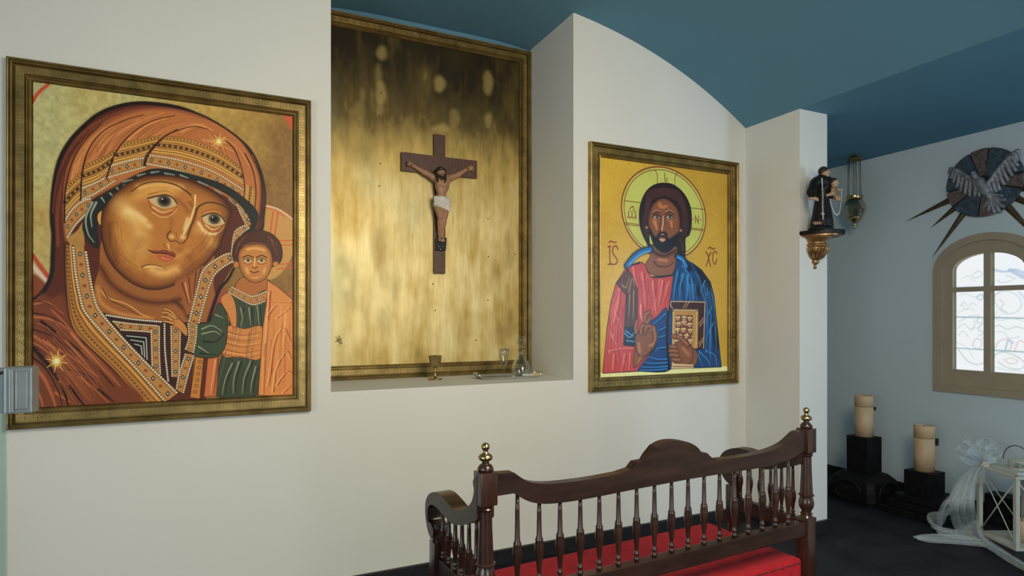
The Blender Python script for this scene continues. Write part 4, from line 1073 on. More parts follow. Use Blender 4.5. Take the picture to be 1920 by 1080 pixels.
# ------------------------------------------------------------------ the setting
D, XR, XP = 3.15, 4.914, 3.317          # main wall, right wall, springing of the vault / pier
NX0, NX1, NY, NZ = 0.485, 1.907, 3.731, 1.023
YB, XL = -4.1, -2.6

def struct(o, label=None):
    o['kind'] = 'structure'
    if label: o['label'] = label
    return o

struct(box('floor', (XL - 0.1, YB - 0.1, -0.1), (XR + 0.25, 4.4, 0.0), M['floor']), 'dark dusty floor')

# barrel vault over the nave, flat strips on both sides
def vault_z(x):
    if x < 1.2: x = 2.4 - x
    if x < 1.5: return 3.2667
    return -0.0797 + math.sqrt(3.34638 ** 2 - (x - 1.5011) ** 2)
bm = bmesh.new()
xs = [-0.914 + (XP + 0.914) * i / 72 for i in range(73)]
prof = [(XL - 0.1, 2.735)] + [(x, vault_z(x)) for x in xs] + [(XR + 0.2, 2.735)]
for (xa, za), (xb, zb) in zip(prof[:-1], prof[1:]):
    q = [bm.verts.new((xa, YB - 0.1, za)), bm.verts.new((xb, YB - 0.1, zb)), bm.verts.new((xb, 4.4, zb)), bm.verts.new((xa, 4.4, za))]
    bm.faces.new(q)
bmesh.ops.remove_doubles(bm, verts=bm.verts, dist=1e-4)
bmesh.ops.solidify(bm, geom=bm.faces, thickness=-0.08)
me = bm_mesh(bm)
vault = link_mesh('ceiling', me, M['blue'])
struct(vault, 'blue vaulted ceiling')

# main wall with its niche: top follows the vault
def wall_profile(xa, xb):
    n = 24
    top = [(xa + (xb - xa) * i / n) for i in range(n + 1)]
    return [(xa, 0.0), (xb, 0.0)] + [(x, (vault_z(x) if -0.914 < x < XP else 2.735) + 0.03) for x in reversed(top)]
bm = bmesh.new()
for xa, xb in ((XL, NX0), (NX1, XP + 0.02)):
    add_prism(bm, [(x, D, z) for x, z in wall_profile(xa, xb)], (0, 1.1, 0))
add_box(bm, (NX0, D, 0.0), (NX1, NY + 0.1, NZ))
add_box(bm, (NX0, NY, NZ), (NX1, NY + 0.1, 3.215))
bmesh.ops.remove_doubles(bm, verts=bm.verts, dist=1e-4)
struct(link_mesh('wall_front', bm_mesh(bm), M['wall']), 'white main wall with a deep niche')
bm = bmesh.new()
add_prism(bm, [(x, NY, z) for x, z in [(NX0, 3.215), (NX1, 3.215)] + [(NX1 - (NX1 - NX0) * i / 16, vault_z(NX1 - (NX1 - NX0) * i / 16) + 0.02) for i in range(17)]], (0, 0.1, 0))
struct(link_mesh('trim_1', bm_mesh(bm), M['blue']), 'blue strip at the top of the niche')
struct(box('wall_pier', (XP, 2.705, 0.0), (3.574, 4.3, 2.76), M['wall']), 'white pier between nave and aisle')
struct(box('wall_light_blocker', (XP, YB, 0.0), (3.574, 0.95, 2.76), M['wall']), 'unseen white wall added to keep light out of the aisle')  # out of view, added to block entrance light from the aisle
struct(box('wall_aisle', (3.50, 4.22, 0.0), (XR + 0.1, 4.35, 2.76), M['wall']), 'end wall of the aisle')
bm = bmesh.new()
add_box(bm, (XL - 0.1, YB, 0.0), (XL, -0.7, 2.76)); add_box(bm, (XL - 0.1, 1.3, 0.0), (XL, 4.3, 2.76)); add_box(bm, (XL - 0.1, -0.7, 2.2), (XL, 1.3, 2.76)); add_box(bm, (XL - 0.1, -0.7, 0.0), (XL, 1.3, 0.15))
struct(link_mesh('wall_left', bm_mesh(bm), M['wall']), 'white left wall with a side opening')
# back wall with the entrance opening
bm = bmesh.new()
add_box(bm, (XL, YB - 0.1, 0), (-0.9, YB, 3.35)); add_box(bm, (2.0, YB - 0.1, 0), (XR + 0.1, YB, 3.35)); add_box(bm, (-0.9, YB - 0.1, 2.4), (2.0, YB, 3.35))
struct(link_mesh('wall_back', bm_mesh(bm), M['wall']), 'white back wall with the open entrance')

# right wall: the arched window in view, and the opening of the next window
WY = at_x(1851, 560, XR)[1]
HW, ZB, ZS, ZT = 0.354, 0.842, 1.745, 2.003
def arch(hw, zb, zs, zt, n=28):
    P = [(WY - hw, zb), (WY + hw, zb)]
    for i in range(n + 1):
        a = math.pi * i / n
        P.append((WY + hw * math.cos(a), zs + (zt - zs) * math.sin(a)))
    return P
bm = bmesh.new()
T = 0.14
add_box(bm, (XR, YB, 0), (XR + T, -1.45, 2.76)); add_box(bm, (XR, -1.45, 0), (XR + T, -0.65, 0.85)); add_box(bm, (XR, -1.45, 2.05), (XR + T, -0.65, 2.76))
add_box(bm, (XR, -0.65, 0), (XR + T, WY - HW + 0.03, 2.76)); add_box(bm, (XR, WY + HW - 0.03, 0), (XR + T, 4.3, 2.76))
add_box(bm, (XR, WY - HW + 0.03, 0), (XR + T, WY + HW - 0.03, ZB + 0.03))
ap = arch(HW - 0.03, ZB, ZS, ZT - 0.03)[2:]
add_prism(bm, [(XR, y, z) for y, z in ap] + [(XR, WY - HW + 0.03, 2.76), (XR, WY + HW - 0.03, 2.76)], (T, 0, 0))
struct(link_mesh('wall_right', bm_mesh(bm), M['wall_aisle']), 'aisle wall tinted blue for cool daylight, with the arched window')

win = bpy.data.objects.new('window_1', None); COL.objects.link(win); win.location = (XR, WY, ZB); BASE['window_1'] = (XR, WY, ZB)
struct(win, 'arched stained glass window in a cream frame')
bm = bmesh.new(); add_ring(bm, [(XR - 0.022, y, z) for y, z in arch(HW, ZB, ZS, ZT)], [(XR - 0.022, y, z) for y, z in arch(HW - 0.062, ZB + 0.05, ZS, ZT - 0.052)], (0.06, 0, 0))
link_mesh('window_frame', bm_mesh(bm), M['cream_paint'], win)
bm = bmesh.new(); add_ring(bm, [(XR - 0.004, y, z) for y, z in arch(HW - 0.060, ZB + 0.048, ZS, ZT - 0.050)], [(XR - 0.004, y, z) for y, z in arch(0.226, 1.012, ZS, 1.862)], (0.05, 0, 0))
link_mesh('sash', bm_mesh(bm), M['cream_paint'], win)
MW = 0.022
box('mullion', (XR - 0.002, WY - MW, 1.0), (XR + 0.05, WY + MW, 1.87), M['cream_paint'], win)
for s0, s1 in ((-1, -1), (1, 1)):
    lo, hi = sorted((WY + s0 * MW, WY + s0 * 0.24))
    box('transom', (XR - 0.001, lo, 1.588), (XR + 0.048, hi, 1.622), M['cream_paint'], win)
# glass: pale stained panes with lead lines, each pane its own mesh
def mat_stained():
    m = bpy.data.materials.new('pale_stained_glass'); m.use_nodes = True
    nt = m.node_tree; nt.nodes.clear()
    N = nt.nodes.new; L = nt.links.new
    out = N('ShaderNodeOutputMaterial'); tr = N('ShaderNodeBsdfTransparent'); gl = N('ShaderNodeBsdfGlossy'); gl.inputs['Roughness'].default_value = 0.1
    ms = N('ShaderNodeMixShader'); ms.inputs['Fac'].default_value = 0.05
    at = N('ShaderNodeAttribute'); at.attribute_name = 'paint'
    L(at.outputs['Color'], tr.inputs['Color']); L(tr.outputs[0], ms.inputs[1]); L(gl.outputs[0], ms.inputs[2]); L(ms.outputs[0], out.inputs['Surface'])
    return m
M['stained'] = mat_stained()
G = np.ones((300, 168, 3)) * 0.92
gy0, gz0, gh, gwid = WY - 0.228, 1.008, 0.858, 0.456
def gline(P, c, w, al=1.0, closed=False):
    """Lead line in window units: across 0..1 from the pier side, up 0..1."""
    Q = crom(np.array(P, float), 10, closed) if len(P) > 2 else np.array(P, float)
    px = Q[:, 0] * 168; py = (1 - Q[:, 1]) * 300
    yy, xx = np.mgrid[0:300, 0:168] + 0.5
    m = np.zeros((300, 168))
    for i in range(len(Q) - 1):
        ax, ay, bx, by = px[i], py[i], px[i + 1], py[i + 1]
        L2 = max((bx - ax) ** 2 + (by - ay) ** 2, 1e-9)
        t = np.clip(((xx - ax) * (bx - ax) + (yy - ay) * (by - ay)) / L2, 0, 1)
        m = np.maximum(m, np.clip(w / 2 + 0.5 - np.hypot(xx - ax - t * (bx - ax), yy - ay - t * (by - ay)), 0, 1))
    G[:] = G + (np.array(c) - G) * (m * al)[..., None]
grey, teal, rose, blue = (0.50, 0.57, 0.54), (0.20, 0.36, 0.37), (0.78, 0.50, 0.46), (0.42, 0.55, 0.70)
for P, c, w in (([(0.52, 0.86), (0.7, 0.83), (0.85, 0.84), (1.0, 0.80)], blue, 6), ([(0.72, 0.80), (0.84, 0.77), (0.70, 0.74), (0.6, 0.76)], grey, 2), ([(0.78, 0.84), (0.92, 0.79), (1.0, 0.77)], blue, 10),
                ([(0.28, 0.83), (0.36, 0.85), (0.40, 0.81), (0.30, 0.79), (0.25, 0.82)], grey, 2), ([(0.1, 0.79), (0.2, 0.81), (0.3, 0.76)], grey, 1.5), ([(0.32, 0.63), (0.38, 0.65), (0.42, 0.63), (0.37, 0.60), (0.32, 0.63)], blue, 3),
                ([(0.03, 0.64), (0.15, 0.66), (0.3, 0.63), (0.45, 0.66)], grey, 1.5), ([(0.08, 0.55), (0.14, 0.59), (0.2, 0.55), (0.26, 0.58), (0.32, 0.56)], grey, 1.8), ([(0.12, 0.58), (0.13, 0.54), (0.19, 0.52)], grey, 1.5), ([(0.06, 0.42), (0.2, 0.46), (0.34, 0.48)], grey, 2), ([(0.24, 0.34), (0.3, 0.40), (0.28, 0.44)], grey, 2), ([(0.38, 0.26), (0.44, 0.30), (0.46, 0.22)], grey, 2), ([(0.6, 0.5), (0.56, 0.46), (0.64, 0.46)], grey, 2), ([(0.9, 0.66), (0.97, 0.60), (0.99, 0.52)], blue, 3), ([(0.05, 0.50), (0.2, 0.53), (0.3, 0.51)], grey, 1.6),
                ([(0.36, 0.47), (0.33, 0.42), (0.40, 0.40), (0.34, 0.36), (0.42, 0.33), (0.36, 0.30)], grey, 3), ([(0.44, 0.46), (0.40, 0.42), (0.46, 0.38)], grey, 2), ([(0.04, 0.36), (0.14, 0.40), (0.22, 0.36), (0.30, 0.37)], grey, 2), ([(0.06, 0.30), (0.13, 0.34), (0.2, 0.29)], grey, 2),
                ([(0.26, 0.22), (0.32, 0.28), (0.40, 0.24), (0.34, 0.19), (0.26, 0.22)], grey, 2.5), ([(0.05, 0.18), (0.2, 0.08), (0.35, 0.06), (0.46, 0.09)], grey, 3), ([(0.02, 0.24), (0.18, 0.2), (0.28, 0.11)], grey, 1.5),
                ([(0.58, 0.64), (0.7, 0.67), (0.86, 0.64), (0.93, 0.56), (0.86, 0.50), (0.72, 0.49), (0.62, 0.54), (0.58, 0.60), (0.58, 0.64)], grey, 2), ([(0.64, 0.60), (0.70, 0.57), (0.66, 0.53), (0.74, 0.50)], grey, 2.5), ([(0.55, 0.63), (0.62, 0.66), (0.72, 0.70)], grey, 1.5),
                ([(0.53, 0.45), (0.66, 0.43), (0.8, 0.45), (1, 0.42)], grey, 1.5), ([(0.53, 0.37), (0.64, 0.39), (0.74, 0.36), (0.86, 0.38), (1, 0.36)], grey, 2.5), ([(0.53, 0.33), (0.68, 0.34), (0.76, 0.29), (0.9, 0.30)], grey, 1.8),
                ([(0.58, 0.20), (0.64, 0.26), (0.76, 0.28), (0.8, 0.22), (0.76, 0.19)], rose, 3), ([(0.72, 0.20), (0.76, 0.27), (0.82, 0.25)], blue, 5), ([(0.84, 0.19), (0.9, 0.27), (1.0, 0.24)], rose, 3),
                ([(0.53, 0.12), (0.66, 0.17), (0.84, 0.15), (0.97, 0.09), (0.9, 0.04), (0.74, 0.05), (0.62, 0.09)], grey, 3), ([(0.7, 0.11), (0.8, 0.13), (0.88, 0.10), (0.78, 0.08), (0.7, 0.11)], rose, 2.5), ([(0.55, 0.05), (0.7, 0.03), (0.95, 0.02)], grey, 1.6)):
    gline(P, c, w, 0.75)
for z, c in ((0.715, blue), (0.455, teal), (0.185, teal)): gline([(0, z + 0.004), (1, z - 0.006)], c, 2.6)
for k in range(60):
    z = k / 60.0
    gline([(0.012, z), (0.012, z + 0.012)], (0.28, 0.52, 0.33), 3.5, 0.8); gline([(0.555, z), (0.555, z + 0.012)], (0.28, 0.48, 0.36), 3.5, 0.75)
for _ in range(2):
    G = (G + np.roll(G, 1, 0) + np.roll(G, -1, 0) + np.roll(G, 1, 1) + np.roll(G, -1, 1)) / 5.0
for s0 in (1, -1):
    for z0, z1 in ((1.012, 1.600), (1.612, 1.862)):
        ny_, nz_ = 80, max(20, int((z1 - z0) / 0.0030))
        ya, yb = (WY + 0.012, WY + 0.228) if s0 > 0 else (WY - 0.228, WY - 0.012)
        V = []; C = []
        for j in range(nz_ + 1):
            z = z0 + (z1 - z0) * j / nz_
            lim = 0.228 if z <= ZS else 0.228 * math.sqrt(max(0.0, 1 - ((z - ZS) / (1.866 - ZS)) ** 2))
            for i in range(ny_ + 1):
                y = ya + (yb - ya) * i / ny_
                y = WY + max(-lim, min(lim, y - WY)) if abs(y - WY) > lim else y
                V.append((XR + 0.025, y, z))
                a = min(167, max(0, int((1 - (y - gy0) / gwid) * 168))); b = min(299, max(0, int((1 - (z - gz0) / gh) * 300)))
                C.append((*G[b, a], 1.0))
        F = [(j * (ny_ + 1) + i, j * (ny_ + 1) + i + 1, (j + 1) * (ny_ + 1) + i + 1, (j + 1) * (ny_ + 1) + i) for j in range(nz_) for i in range(ny_)]
        me = bpy.data.meshes.new('pane'); me.from_pydata(V, [], F); me.update()
        ca = me.color_attributes.new('paint', 'FLOAT_COLOR', 'POINT'); ca.data.foreach_set('color', np.array(C).ravel())
        link_mesh('pane', me, M['stained'], win)

# skirtings
bh = 0.078
struct(box('baseboard_front', (XL, D - 0.02, 0), (XP, D, bh), M['base']), 'black skirting of the main wall')
struct(box('baseboard_right', (XR - 0.02, YB, 0), (XR, 4.22, bh), M['base']), 'black skirting under the window')
bm = bmesh.new(); add_box(bm, (XP - 0.02, 2.685, 0), (3.594, 2.705, bh)); add_box(bm, (XP - 0.02, 2.705, 0), (XP, D - 0.02, bh)); add_box(bm, (3.574, 2.705, 0), (3.594, 4.22, bh))
struct(link_mesh('baseboard_pier', bm_mesh(bm), M['base']), 'black skirting around the pier')

# ------------------------------------------------------------------ gilt frames
def add_frame(bm, x0, x1, z0, z1, Y, prof):
    """Mitred moulding: prof = [(distance in from the outer edge, height off the wall)...]."""
    loops = []
    for d, h in prof:
        loops.append([bm.verts.new(p) for p in ((x0 + d, Y - h, z0 + d), (x1 - d, Y - h, z0 + d), (x1 - d, Y - h, z1 - d), (x0 + d, Y - h, z1 - d))])
    for A, B in zip(loops[:-1], loops[1:]):
        for i in range(4): bm.faces.new([A[i], A[(i + 1) % 4], B[(i + 1) % 4], B[i]])
def add_key(bm, x0, x1, z0, z1, Y, d0, d1, unit=0.040, h=0.0055):
    """Raised Greek-key ornament along the flat band of a frame."""
    w = d1 - d0
    L = [(0, 0, 1, .1), (0, .1, .1, 1), (.1, .9, .8, 1), (.7, .3, .8, .9), (.28, .3, .7, .4), (.28, .4, .38, .72), (.38, .62, .55, .72)]
    def run(n, f):
        for k in range(n):
            for a, b, c, e in L:
                p = [f(k + a * 0.94, b), f(k + c * 0.94, b), f(k + c * 0.94, e), f(k + a * 0.94, e)]
                add_prism(bm, [(x, Y, z) for x, z in p], (0, -h, 0))
    nx = int((x1 - x0 - 2 * d1) / unit); nz = int((z1 - z0 - 2 * d1) / unit)
    ux = (x1 - x0 - 2 * d1) / nx; uz = (z1 - z0 - 2 * d1) / nz
    run(nx, lambda s, t: (x0 + d1 + s * ux, z1 - d1 + t * w)); run(nx, lambda s, t: (x0 + d1 + s * ux, z0 + d0 + t * w))
    run(nz, lambda s, t: (x0 + d0 + t * w, z0 + d1 + s * uz)); run(nz, lambda s, t: (x1 - d1 + t * w, z0 + d1 + s * uz))
PROF = [(0, 0), (0, 0.028), (0.002, 0.034), (0.006, 0.036), (0.009, 0.034), (0.0100, 0.022), (0.0125, 0.022), (0.0135, 0.033), (0.017, 0.036), (0.0205, 0.033), (0.022, 0.020), (0.024, 0.009), (0.0275, 0.009), (0.0285, 0.020),
        (0.030, 0.022), (0.059, 0.022), (0.0600, 0.010), (0.0630, 0.010), (0.0640, 0.024), (0.0665, 0.028), (0.069, 0.024), (0.0700, 0.011), (0.0730, 0.011), (0.074, 0.020), (0.0775, 0.022), (0.080, 0.019), (0.0815, 0.008), (0.085, 0.008), (0.085, 0.004)]
def gilt_frame(x0, x1, z0, z1, Y, parent):
    bm = bmesh.new(); add_frame(bm, x0, x1, z0, z1, Y, PROF); add_key(bm, x0, x1, z0, z1, Y - 0.0215, 0.032, 0.057)
    return link_mesh('frame', bm_mesh(bm), M['brass_frame'], parent)

def icon(name, label, x0, x1, z0, z1, Y, painter, w, pxw, m, gain):
    t = thing(name, label, 'framed picture' if 'panel' not in name else 'panel', ((x0 + x1) / 2, Y, z0))
    gilt_frame(x0, x1, z0, z1, Y, t)
    pa = Paint(x0 + 0.082, x1 - 0.082, z0 + 0.082, z1 - 0.082, Y - 0.008, w)
    pa.px = w / pxw
    painter(pa)
    box('backing_board', (x0 + 0.07, Y - 0.007, z0 + 0.07), (x1 - 0.07, Y - 0.001, z1 - 0.07), M['wood'], t)
    pa.build('picture', m, t, Y - 0.008, gain)
    return t
icon('framed_icon', 'large gilt framed icon of a veiled woman with a small child', -0.806, 0.387, 0.938, 2.468, D, paint_mother, 620, 486.0, M['print'], 1.25)
icon('framed_icon', 'gilt framed icon of a bearded haloed man in red and blue holding a book', 2.010, 3.224, 0.944, 2.472, D, paint_man, 460, 236.0, M['print_gloss'], 1.25)
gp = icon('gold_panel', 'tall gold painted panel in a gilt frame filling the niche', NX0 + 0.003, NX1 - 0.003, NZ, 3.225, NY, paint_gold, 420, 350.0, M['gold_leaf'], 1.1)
for x, y in ((714.8, 174), (713, 306.7), (711, 349), (915, 410), (916, 481), (915, 563), (811.7, 532.7), (816, 581.7), (893, 638), (966, 476.7)):
    p = at_y(x, y, NY - 0.009)
    bm = bmesh.new(); add_ball(bm, (p[0], NY - 0.008, p[2]), 0.0045, 8, 5)
    link_mesh('screw', bm_mesh(bm), M['base'], gp, True)

# ------------------------------------------------------------------ crucifix
YC = NY - 0.012
cx0 = at_y(812, 400, YC)[0]; cx1 = at_y(833, 400, YC)[0]
cz0 = at_y(822, 513, YC)[2]; cz1 = at_y(822, 254, YC)[2]
ba = at_y(751, 313.5, YC); bb = at_y(892, 313, YC)
cz = (ba[2] + bb[2]) / 2 + 0.005
cru = thing('crucifix', 'dark wooden crucifix with a painted figure hanging on the gold panel', 'crucifix', ((cx0 + cx1) / 2, YC, cz0))
hb = 0.058
bm = bmesh.new()
add_box(bm, (cx0, YC - 0.022, cz0), (cx1, YC, cz1), 0.003)
link_mesh('upright_beam', bm_mesh(bm), M['cross_wood'], cru)
bm = bmesh.new(); add_box(bm, (ba[0], YC - 0.024, cz - hb), (bb[0], YC - 0.001, cz + hb), 0.003)
cross_arm = link_mesh('cross_beam', bm_mesh(bm), M['cross_wood'], cru)
def C(zx, zy, dy):
    return at_y(740 + zx / 3.857, 240 + zy / 3.857, YC - dy)
sc = Sculpt((ba[0] - 0.02, YC - 0.17, cz0 + 0.1), (bb[0] + 0.02, YC - 0.005, cz + 0.06), 0.0030)
# torso
sc.cap(C(345, 372, .062), C(343, 420, .068), 0.036, 0.034, .02); sc.cap(C(318, 375, .060), C(328, 425, .064), 0.026, 0.026, .02); sc.cap(C(372, 375, .060), C(360, 425, .064), 0.026, 0.026, .02)
sc.cap(C(343, 420, .066), C(337, 490, .062), 0.034, 0.027, .02); sc.ell(C(336, 530, .064), (0.043, 0.034, 0.040), .02)
for s_ in (-1, 1): sc.ell(C(345 + s_ * 22, 388, .082), (0.022, 0.013, 0.017), .010)
sc.cut_ell(C(342, 436, .104), (0.020, 0.012, 0.015), .012)
# arms with elbows, forearms, hands
for sh, el, wr in ((C(304, 368, .052), C(218, 322, .045), C(140, 277, .036)), (C(386, 366, .052), C(460, 338, .045), C(520, 300, .036))):
    sc.cap(sh, el, 0.0205, 0.0155, .014); sc.cap(el, wr, 0.0165, 0.0105, .008)
    sc.ell(np.array(sh) * 0.75 + np.array(el) * 0.25, (0.022, 0.020, 0.020), .012)
for wr, s_ in ((C(140, 277, .034), -1), (C(520, 300, .034), 1)):
    w = np.array(wr)
    palm = w + (s_ * 0.020, 0.0, 0.008)
    sc.ell(palm, (0.019, 0.008, 0.014), .006)
    for k in range(4):
        a = palm + (s_ * 0.014, -0.002, 0.010 - 0.0062 * k)
        b = a + (s_ * 0.011, -0.008, 0.006 - 0.002 * k); c = b + (-s_ * 0.002, -0.010, -0.001)
        sc.cap(a, b, 0.0042, 0.0038, .002); sc.cap(b, c, 0.0038, 0.0034, .001)
    sc.cap(palm + (0, -0.004, 0.010), palm + (s_ * 0.010, -0.012, 0.017), 0.0046, 0.0038, .003)
# neck, head bowed to the right
sc.cap(C(345, 366, .066), C(338, 345, .076), 0.017, 0.016, .010)
hd = np.array(C(334, 325, .088))
sc.ell(hd, (0.026, 0.030, 0.034), .008); sc.cap(hd + (0.001, -0.020, -0.014), hd + (0.003, -0.022, -0.030), 0.014, 0.009, .010)
sc.cap(hd + (0.002, -0.029, 0.004), hd + (0.003, -0.036, -0.010), 0.0035, 0.0055, .004)
for s_ in (-1, 1): sc.cut_ell(hd + (0.002 + s_ * 0.010, -0.032, 0.004), (0.006, 0.006, 0.004), .004); sc.ell(hd + (s_ * 0.026, 0.0, -0.004), (0.004, 0.007, 0.009), .003)
sc.cap(hd + (-0.008, -0.029, 0.010), hd + (0.014, -0.029, 0.010), 0.0032, 0.0032, .004)
# legs crossed at the feet
for hip, kn, an, toe in ((C(312, 556, .058), C(330, 640, .088), C(326, 765, .050), C(330, 808, .066)), (C(366, 566, .060), C(362, 640, .092), C(342, 770, .060), C(348, 812, .078))):
    sc.cap(hip, kn, 0.030, 0.019, .005); m_ = np.array(kn) * 0.65 + np.array(an) * 0.35
    sc.ell(kn, (0.017, 0.018, 0.020), .004); sc.cap(kn, m_, 0.0165, 0.0175, .004); sc.cap(m_, an, 0.0175, 0.0115, .004)
    sc.cap(an, toe, 0.0125, 0.0095, .006)
    for k in range(5): sc.cap(np.array(toe) + (-0.010 + 0.005 * k, 0, 0.002), np.array(toe) + (-0.011 + 0.0055 * k, -0.006, -0.010 + 0.0012 * k), 0.0036, 0.0030, .002)
body = link_mesh('figure', sc.mesh('figure'), M['skin'], cru, True)
sc = Sculpt(hd - 0.09, hd + 0.09, 0.0026)
sc.ell(hd + (0, 0.007, 0.008), (0.030, 0.029, 0.034), .006); sc.cut_ell(hd + (0.002, -0.040, -0.012), (0.021, 0.030, 0.030), .004)
for s_ in (-1, 1):
    sc.cap(hd + (s_ * 0.027, 0.004, -0.002), hd + (s_ * 0.027, -0.010, -0.040), 0.010, 0.008, .006); sc.cap(hd + (s_ * 0.027, -0.010, -0.038), hd + (s_ * 0.022 - 0.004, -0.018, -0.062), 0.008, 0.004, .004)
    sc.cap(hd + (s_ * 0.019, -0.016, -0.020), hd + (0.002, -0.030, -0.038), 0.007, 0.008, .004)
sc.cap(hd + (0.002, -0.030, -0.034), hd + (0.003, -0.032, -0.048), 0.009, 0.004, .006)
sc.cap(hd + (-0.009, -0.034, -0.017), hd + (0.014, -0.034, -0.017), 0.0032, 0.0032, .002)
link_mesh('hair', sc.mesh('hair'), M['hair'], body, True)
bm = bmesh.new()
for k in range(3): add_tube(bm, [hd + (0.032 * math.cos(a), 0.031 * math.sin(a), 0.015 + 0.004 * math.sin(3 * a + k * 2.1)) for a in np.linspace(0, 2 * math.pi, 30, endpoint=False)], 0.0028, 6, True)
link_mesh('thorn_crown', bm_mesh(bm), M['hair'], body, True)
w0 = np.array(C(335, 530, .064))
sc = Sculpt(w0 - (0.085, 0.075, 0.105), w0 + (0.085, 0.06, 0.07), 0.0028)
sc.ell(w0 + (0.002, 0.002, 0.012), (0.050, 0.041, 0.026), .01); sc.ell(w0 + (-0.012, -0.002, -0.020), (0.040, 0.040, 0.030), .012); sc.ell(w0 + (0.026, -0.006, -0.030), (0.034, 0.038, 0.036), .012)
for k in range(5):
    sc.cap(w0 + (-0.048, -0.012 - 0.004 * k, 0.024 - 0.012 * k), w0 + (0.036, -0.040 + 0.002 * k, -0.008 - 0.012 * k), 0.0055, 0.0065, .003)
sc.cap(w0 + (0.044, -0.020, 0.016), w0 + (0.052, -0.022, -0.055), 0.012, 0.008, .008); sc.cap(w0 + (0.036, -0.034, 0.012), w0 + (0.040, -0.038, -0.066), 0.009, 0.006, .004)
link_mesh('loincloth', sc.mesh('loincloth'), M['cloth'], body, True)
f0 = C(292, 800, 0.022); f1 = C(362, 888, 0.022)
bm = bmesh.new(); add_prism(bm, [(f0[0], YC - 0.02, f0[2]), (f0[0], YC - 0.062, f0[2] + 0.004), (f0[0], YC - 0.045, f1[2]), (f0[0], YC - 0.02, f1[2])], (f1[0] - f0[0], 0, 0))
foot = link_mesh('foot_rest', bm_mesh(bm), M['base'], cru)
bm = bmesh.new()
for zx, zy in ((322, 856), (352, 856), (334, 876)): add_ball(bm, np.array(C(zx, zy, 0.06)) + (0, 0.008, 0), 0.0042, 8, 5)
link_mesh('stud', bm_mesh(bm), M['silver'], foot, True)
for p in (C(118, 270, .046), C(532, 294, .046), C(340, 800, .078)):
    bm = bmesh.new()
    p = np.array(p); add_tube(bm, [p + (0, 0.03, 0), p + (0, -0.004, 0)], 0.003, 8); add_ball(bm, p + (0, -0.006, 0), 0.0052, 8, 5)
    link_mesh('nail', bm_mesh(bm), M['dark_metal'], cru, True)

# ------------------------------------------------------------------ things on the niche ledge
p = at_z(816, 712, NZ)
ch = thing('chalice', 'small brass chalice standing on the niche ledge', 'chalice', (p[0], p[1], NZ))
kc = 0.145 / 0.145
lathe('foot', [(0, 0), (.043, 0), (.044, .004), (.036, .009), (.018, .013), (.010, .017), (.0085, .030), (.0075, .052), (.009, .055), (.0075, .058), (.008, .064), (.010, .068), (.008, .072)], (p[0], p[1], NZ), M['brass'], ch)
lathe('bowl', [(0, .070), (.012, .071), (.028, .080), (.034, .100), (.039, .143), (.0425, .145), (.0425, .146), (.037, .143), (.032, .100), (.024, .083), (0, .076)], (p[0], p[1], NZ), M['brass'], ch)

q0 = at_y(897, 704, 3.42); q1 = at_y(1008, 703, 3.42)
tx, ty = (q0[0] + q1[0]) / 2, 3.425
tw, td = (q1[0] - q0[0]) / 2, 0.098
tr = thing('tray', 'polished silver tray with two handles lying on the niche ledge', 'tray', (tx, ty, NZ))
bm = bmesh.new()
def rr(hx, hy, r, z, n=8):
    P = []
    for sx, sy, a0 in ((1, 1, 0), (-1, 1, 90), (-1, -1, 180), (1, -1, 270)):
        for k in range(n + 1):
            a = math.radians(a0 + 90 * k / n); P.append((tx + sx * (hx - r) + r * math.cos(a), ty + sy * (hy - r) + r * math.sin(a), NZ + z))
    return P
R = [[bm.verts.new(v) for v in rr(tw - i, td - i, 0.07 - i, z)] for i, z in ((0.014, 0.001), (0.010, 0.004), (0.002, 0.013), (0.0, 0.016), (0.003, 0.016), (0.014, 0.006))]
for A, B in zip(R[:-1], R[1:]):
    for i in range(len(A)): bm.faces.new([A[i], A[(i + 1) % len(A)], B[(i + 1) % len(A)], B[i]])
bm.faces.new(R[0]); bm.faces.new(R[-1])
link_mesh('tray_body', bm_mesh(bm), M['silver'], tr)
for s_ in (-1, 1):
    tube('handle', crom([(tx + s_ * (tw - 0.004), ty - 0.045, NZ + 0.014), (tx + s_ * (tw + 0.012), ty - 0.040, NZ + 0.030), (tx + s_ * (tw + 0.018), ty, NZ + 0.036), (tx + s_ * (tw + 0.012), ty + 0.040, NZ + 0.030), (tx + s_ * (tw - 0.004), ty + 0.045, NZ + 0.014)], 6), 0.0055, M['silver'], tr)
g = at_y(945, 700, 3.40)
TZ = NZ + 0.0065
gt = thing('wine_glass', 'clear stemmed flute glass standing on the silver tray', 'glass', (g[0], 3.40, TZ))
lathe('foot', [(0, 0), (.027, 0), (.027, .002), (.010, .005), (.004, .010), (.0036, .050), (0, .050)], (g[0], 3.40, TZ), M['glass'], gt)
lathe('bowl', [(0, .0495), (.006, .052), (.016, .075), (.027, .115), (.0315, .150), (.033, .178), (.032, .178), (.0303, .150), (.0255, .115), (.0145, .077), (.004, .058), (0, .057)], (g[0], 3.40, TZ), M['glass'], gt)
dk = at_y(977, 700, 3.43)
dt = thing('decanter', 'clear glass decanter with a round stopper standing on the silver tray', 'decanter', (dk[0], 3.43, TZ))
lathe('body', [(0, 0), (.052, 0), (.060, .006), (.064, .030), (.060, .055), (.046, .090), (.028, .118), (.018, .135), (.016, .150), (.018, .158), (.027, .164), (.027, .167), (.013, .163), (.0125, .140), (.024, .116), (.042, .088), (.055, .055), (.059, .030), (.055, .012), (0, .010)], (dk[0], 3.43, TZ), M['glass'], dt, 32)
lathe('stopper', [(0, .160), (.009, .160), (.011, .178), (.015, .184), (.009, .192), (.014, .200), (.028, .212), (.032, .228), (.027, .245), (.012, .254), (0, .256)], (dk[0], 3.43, TZ), M['glass'], dt, 16)
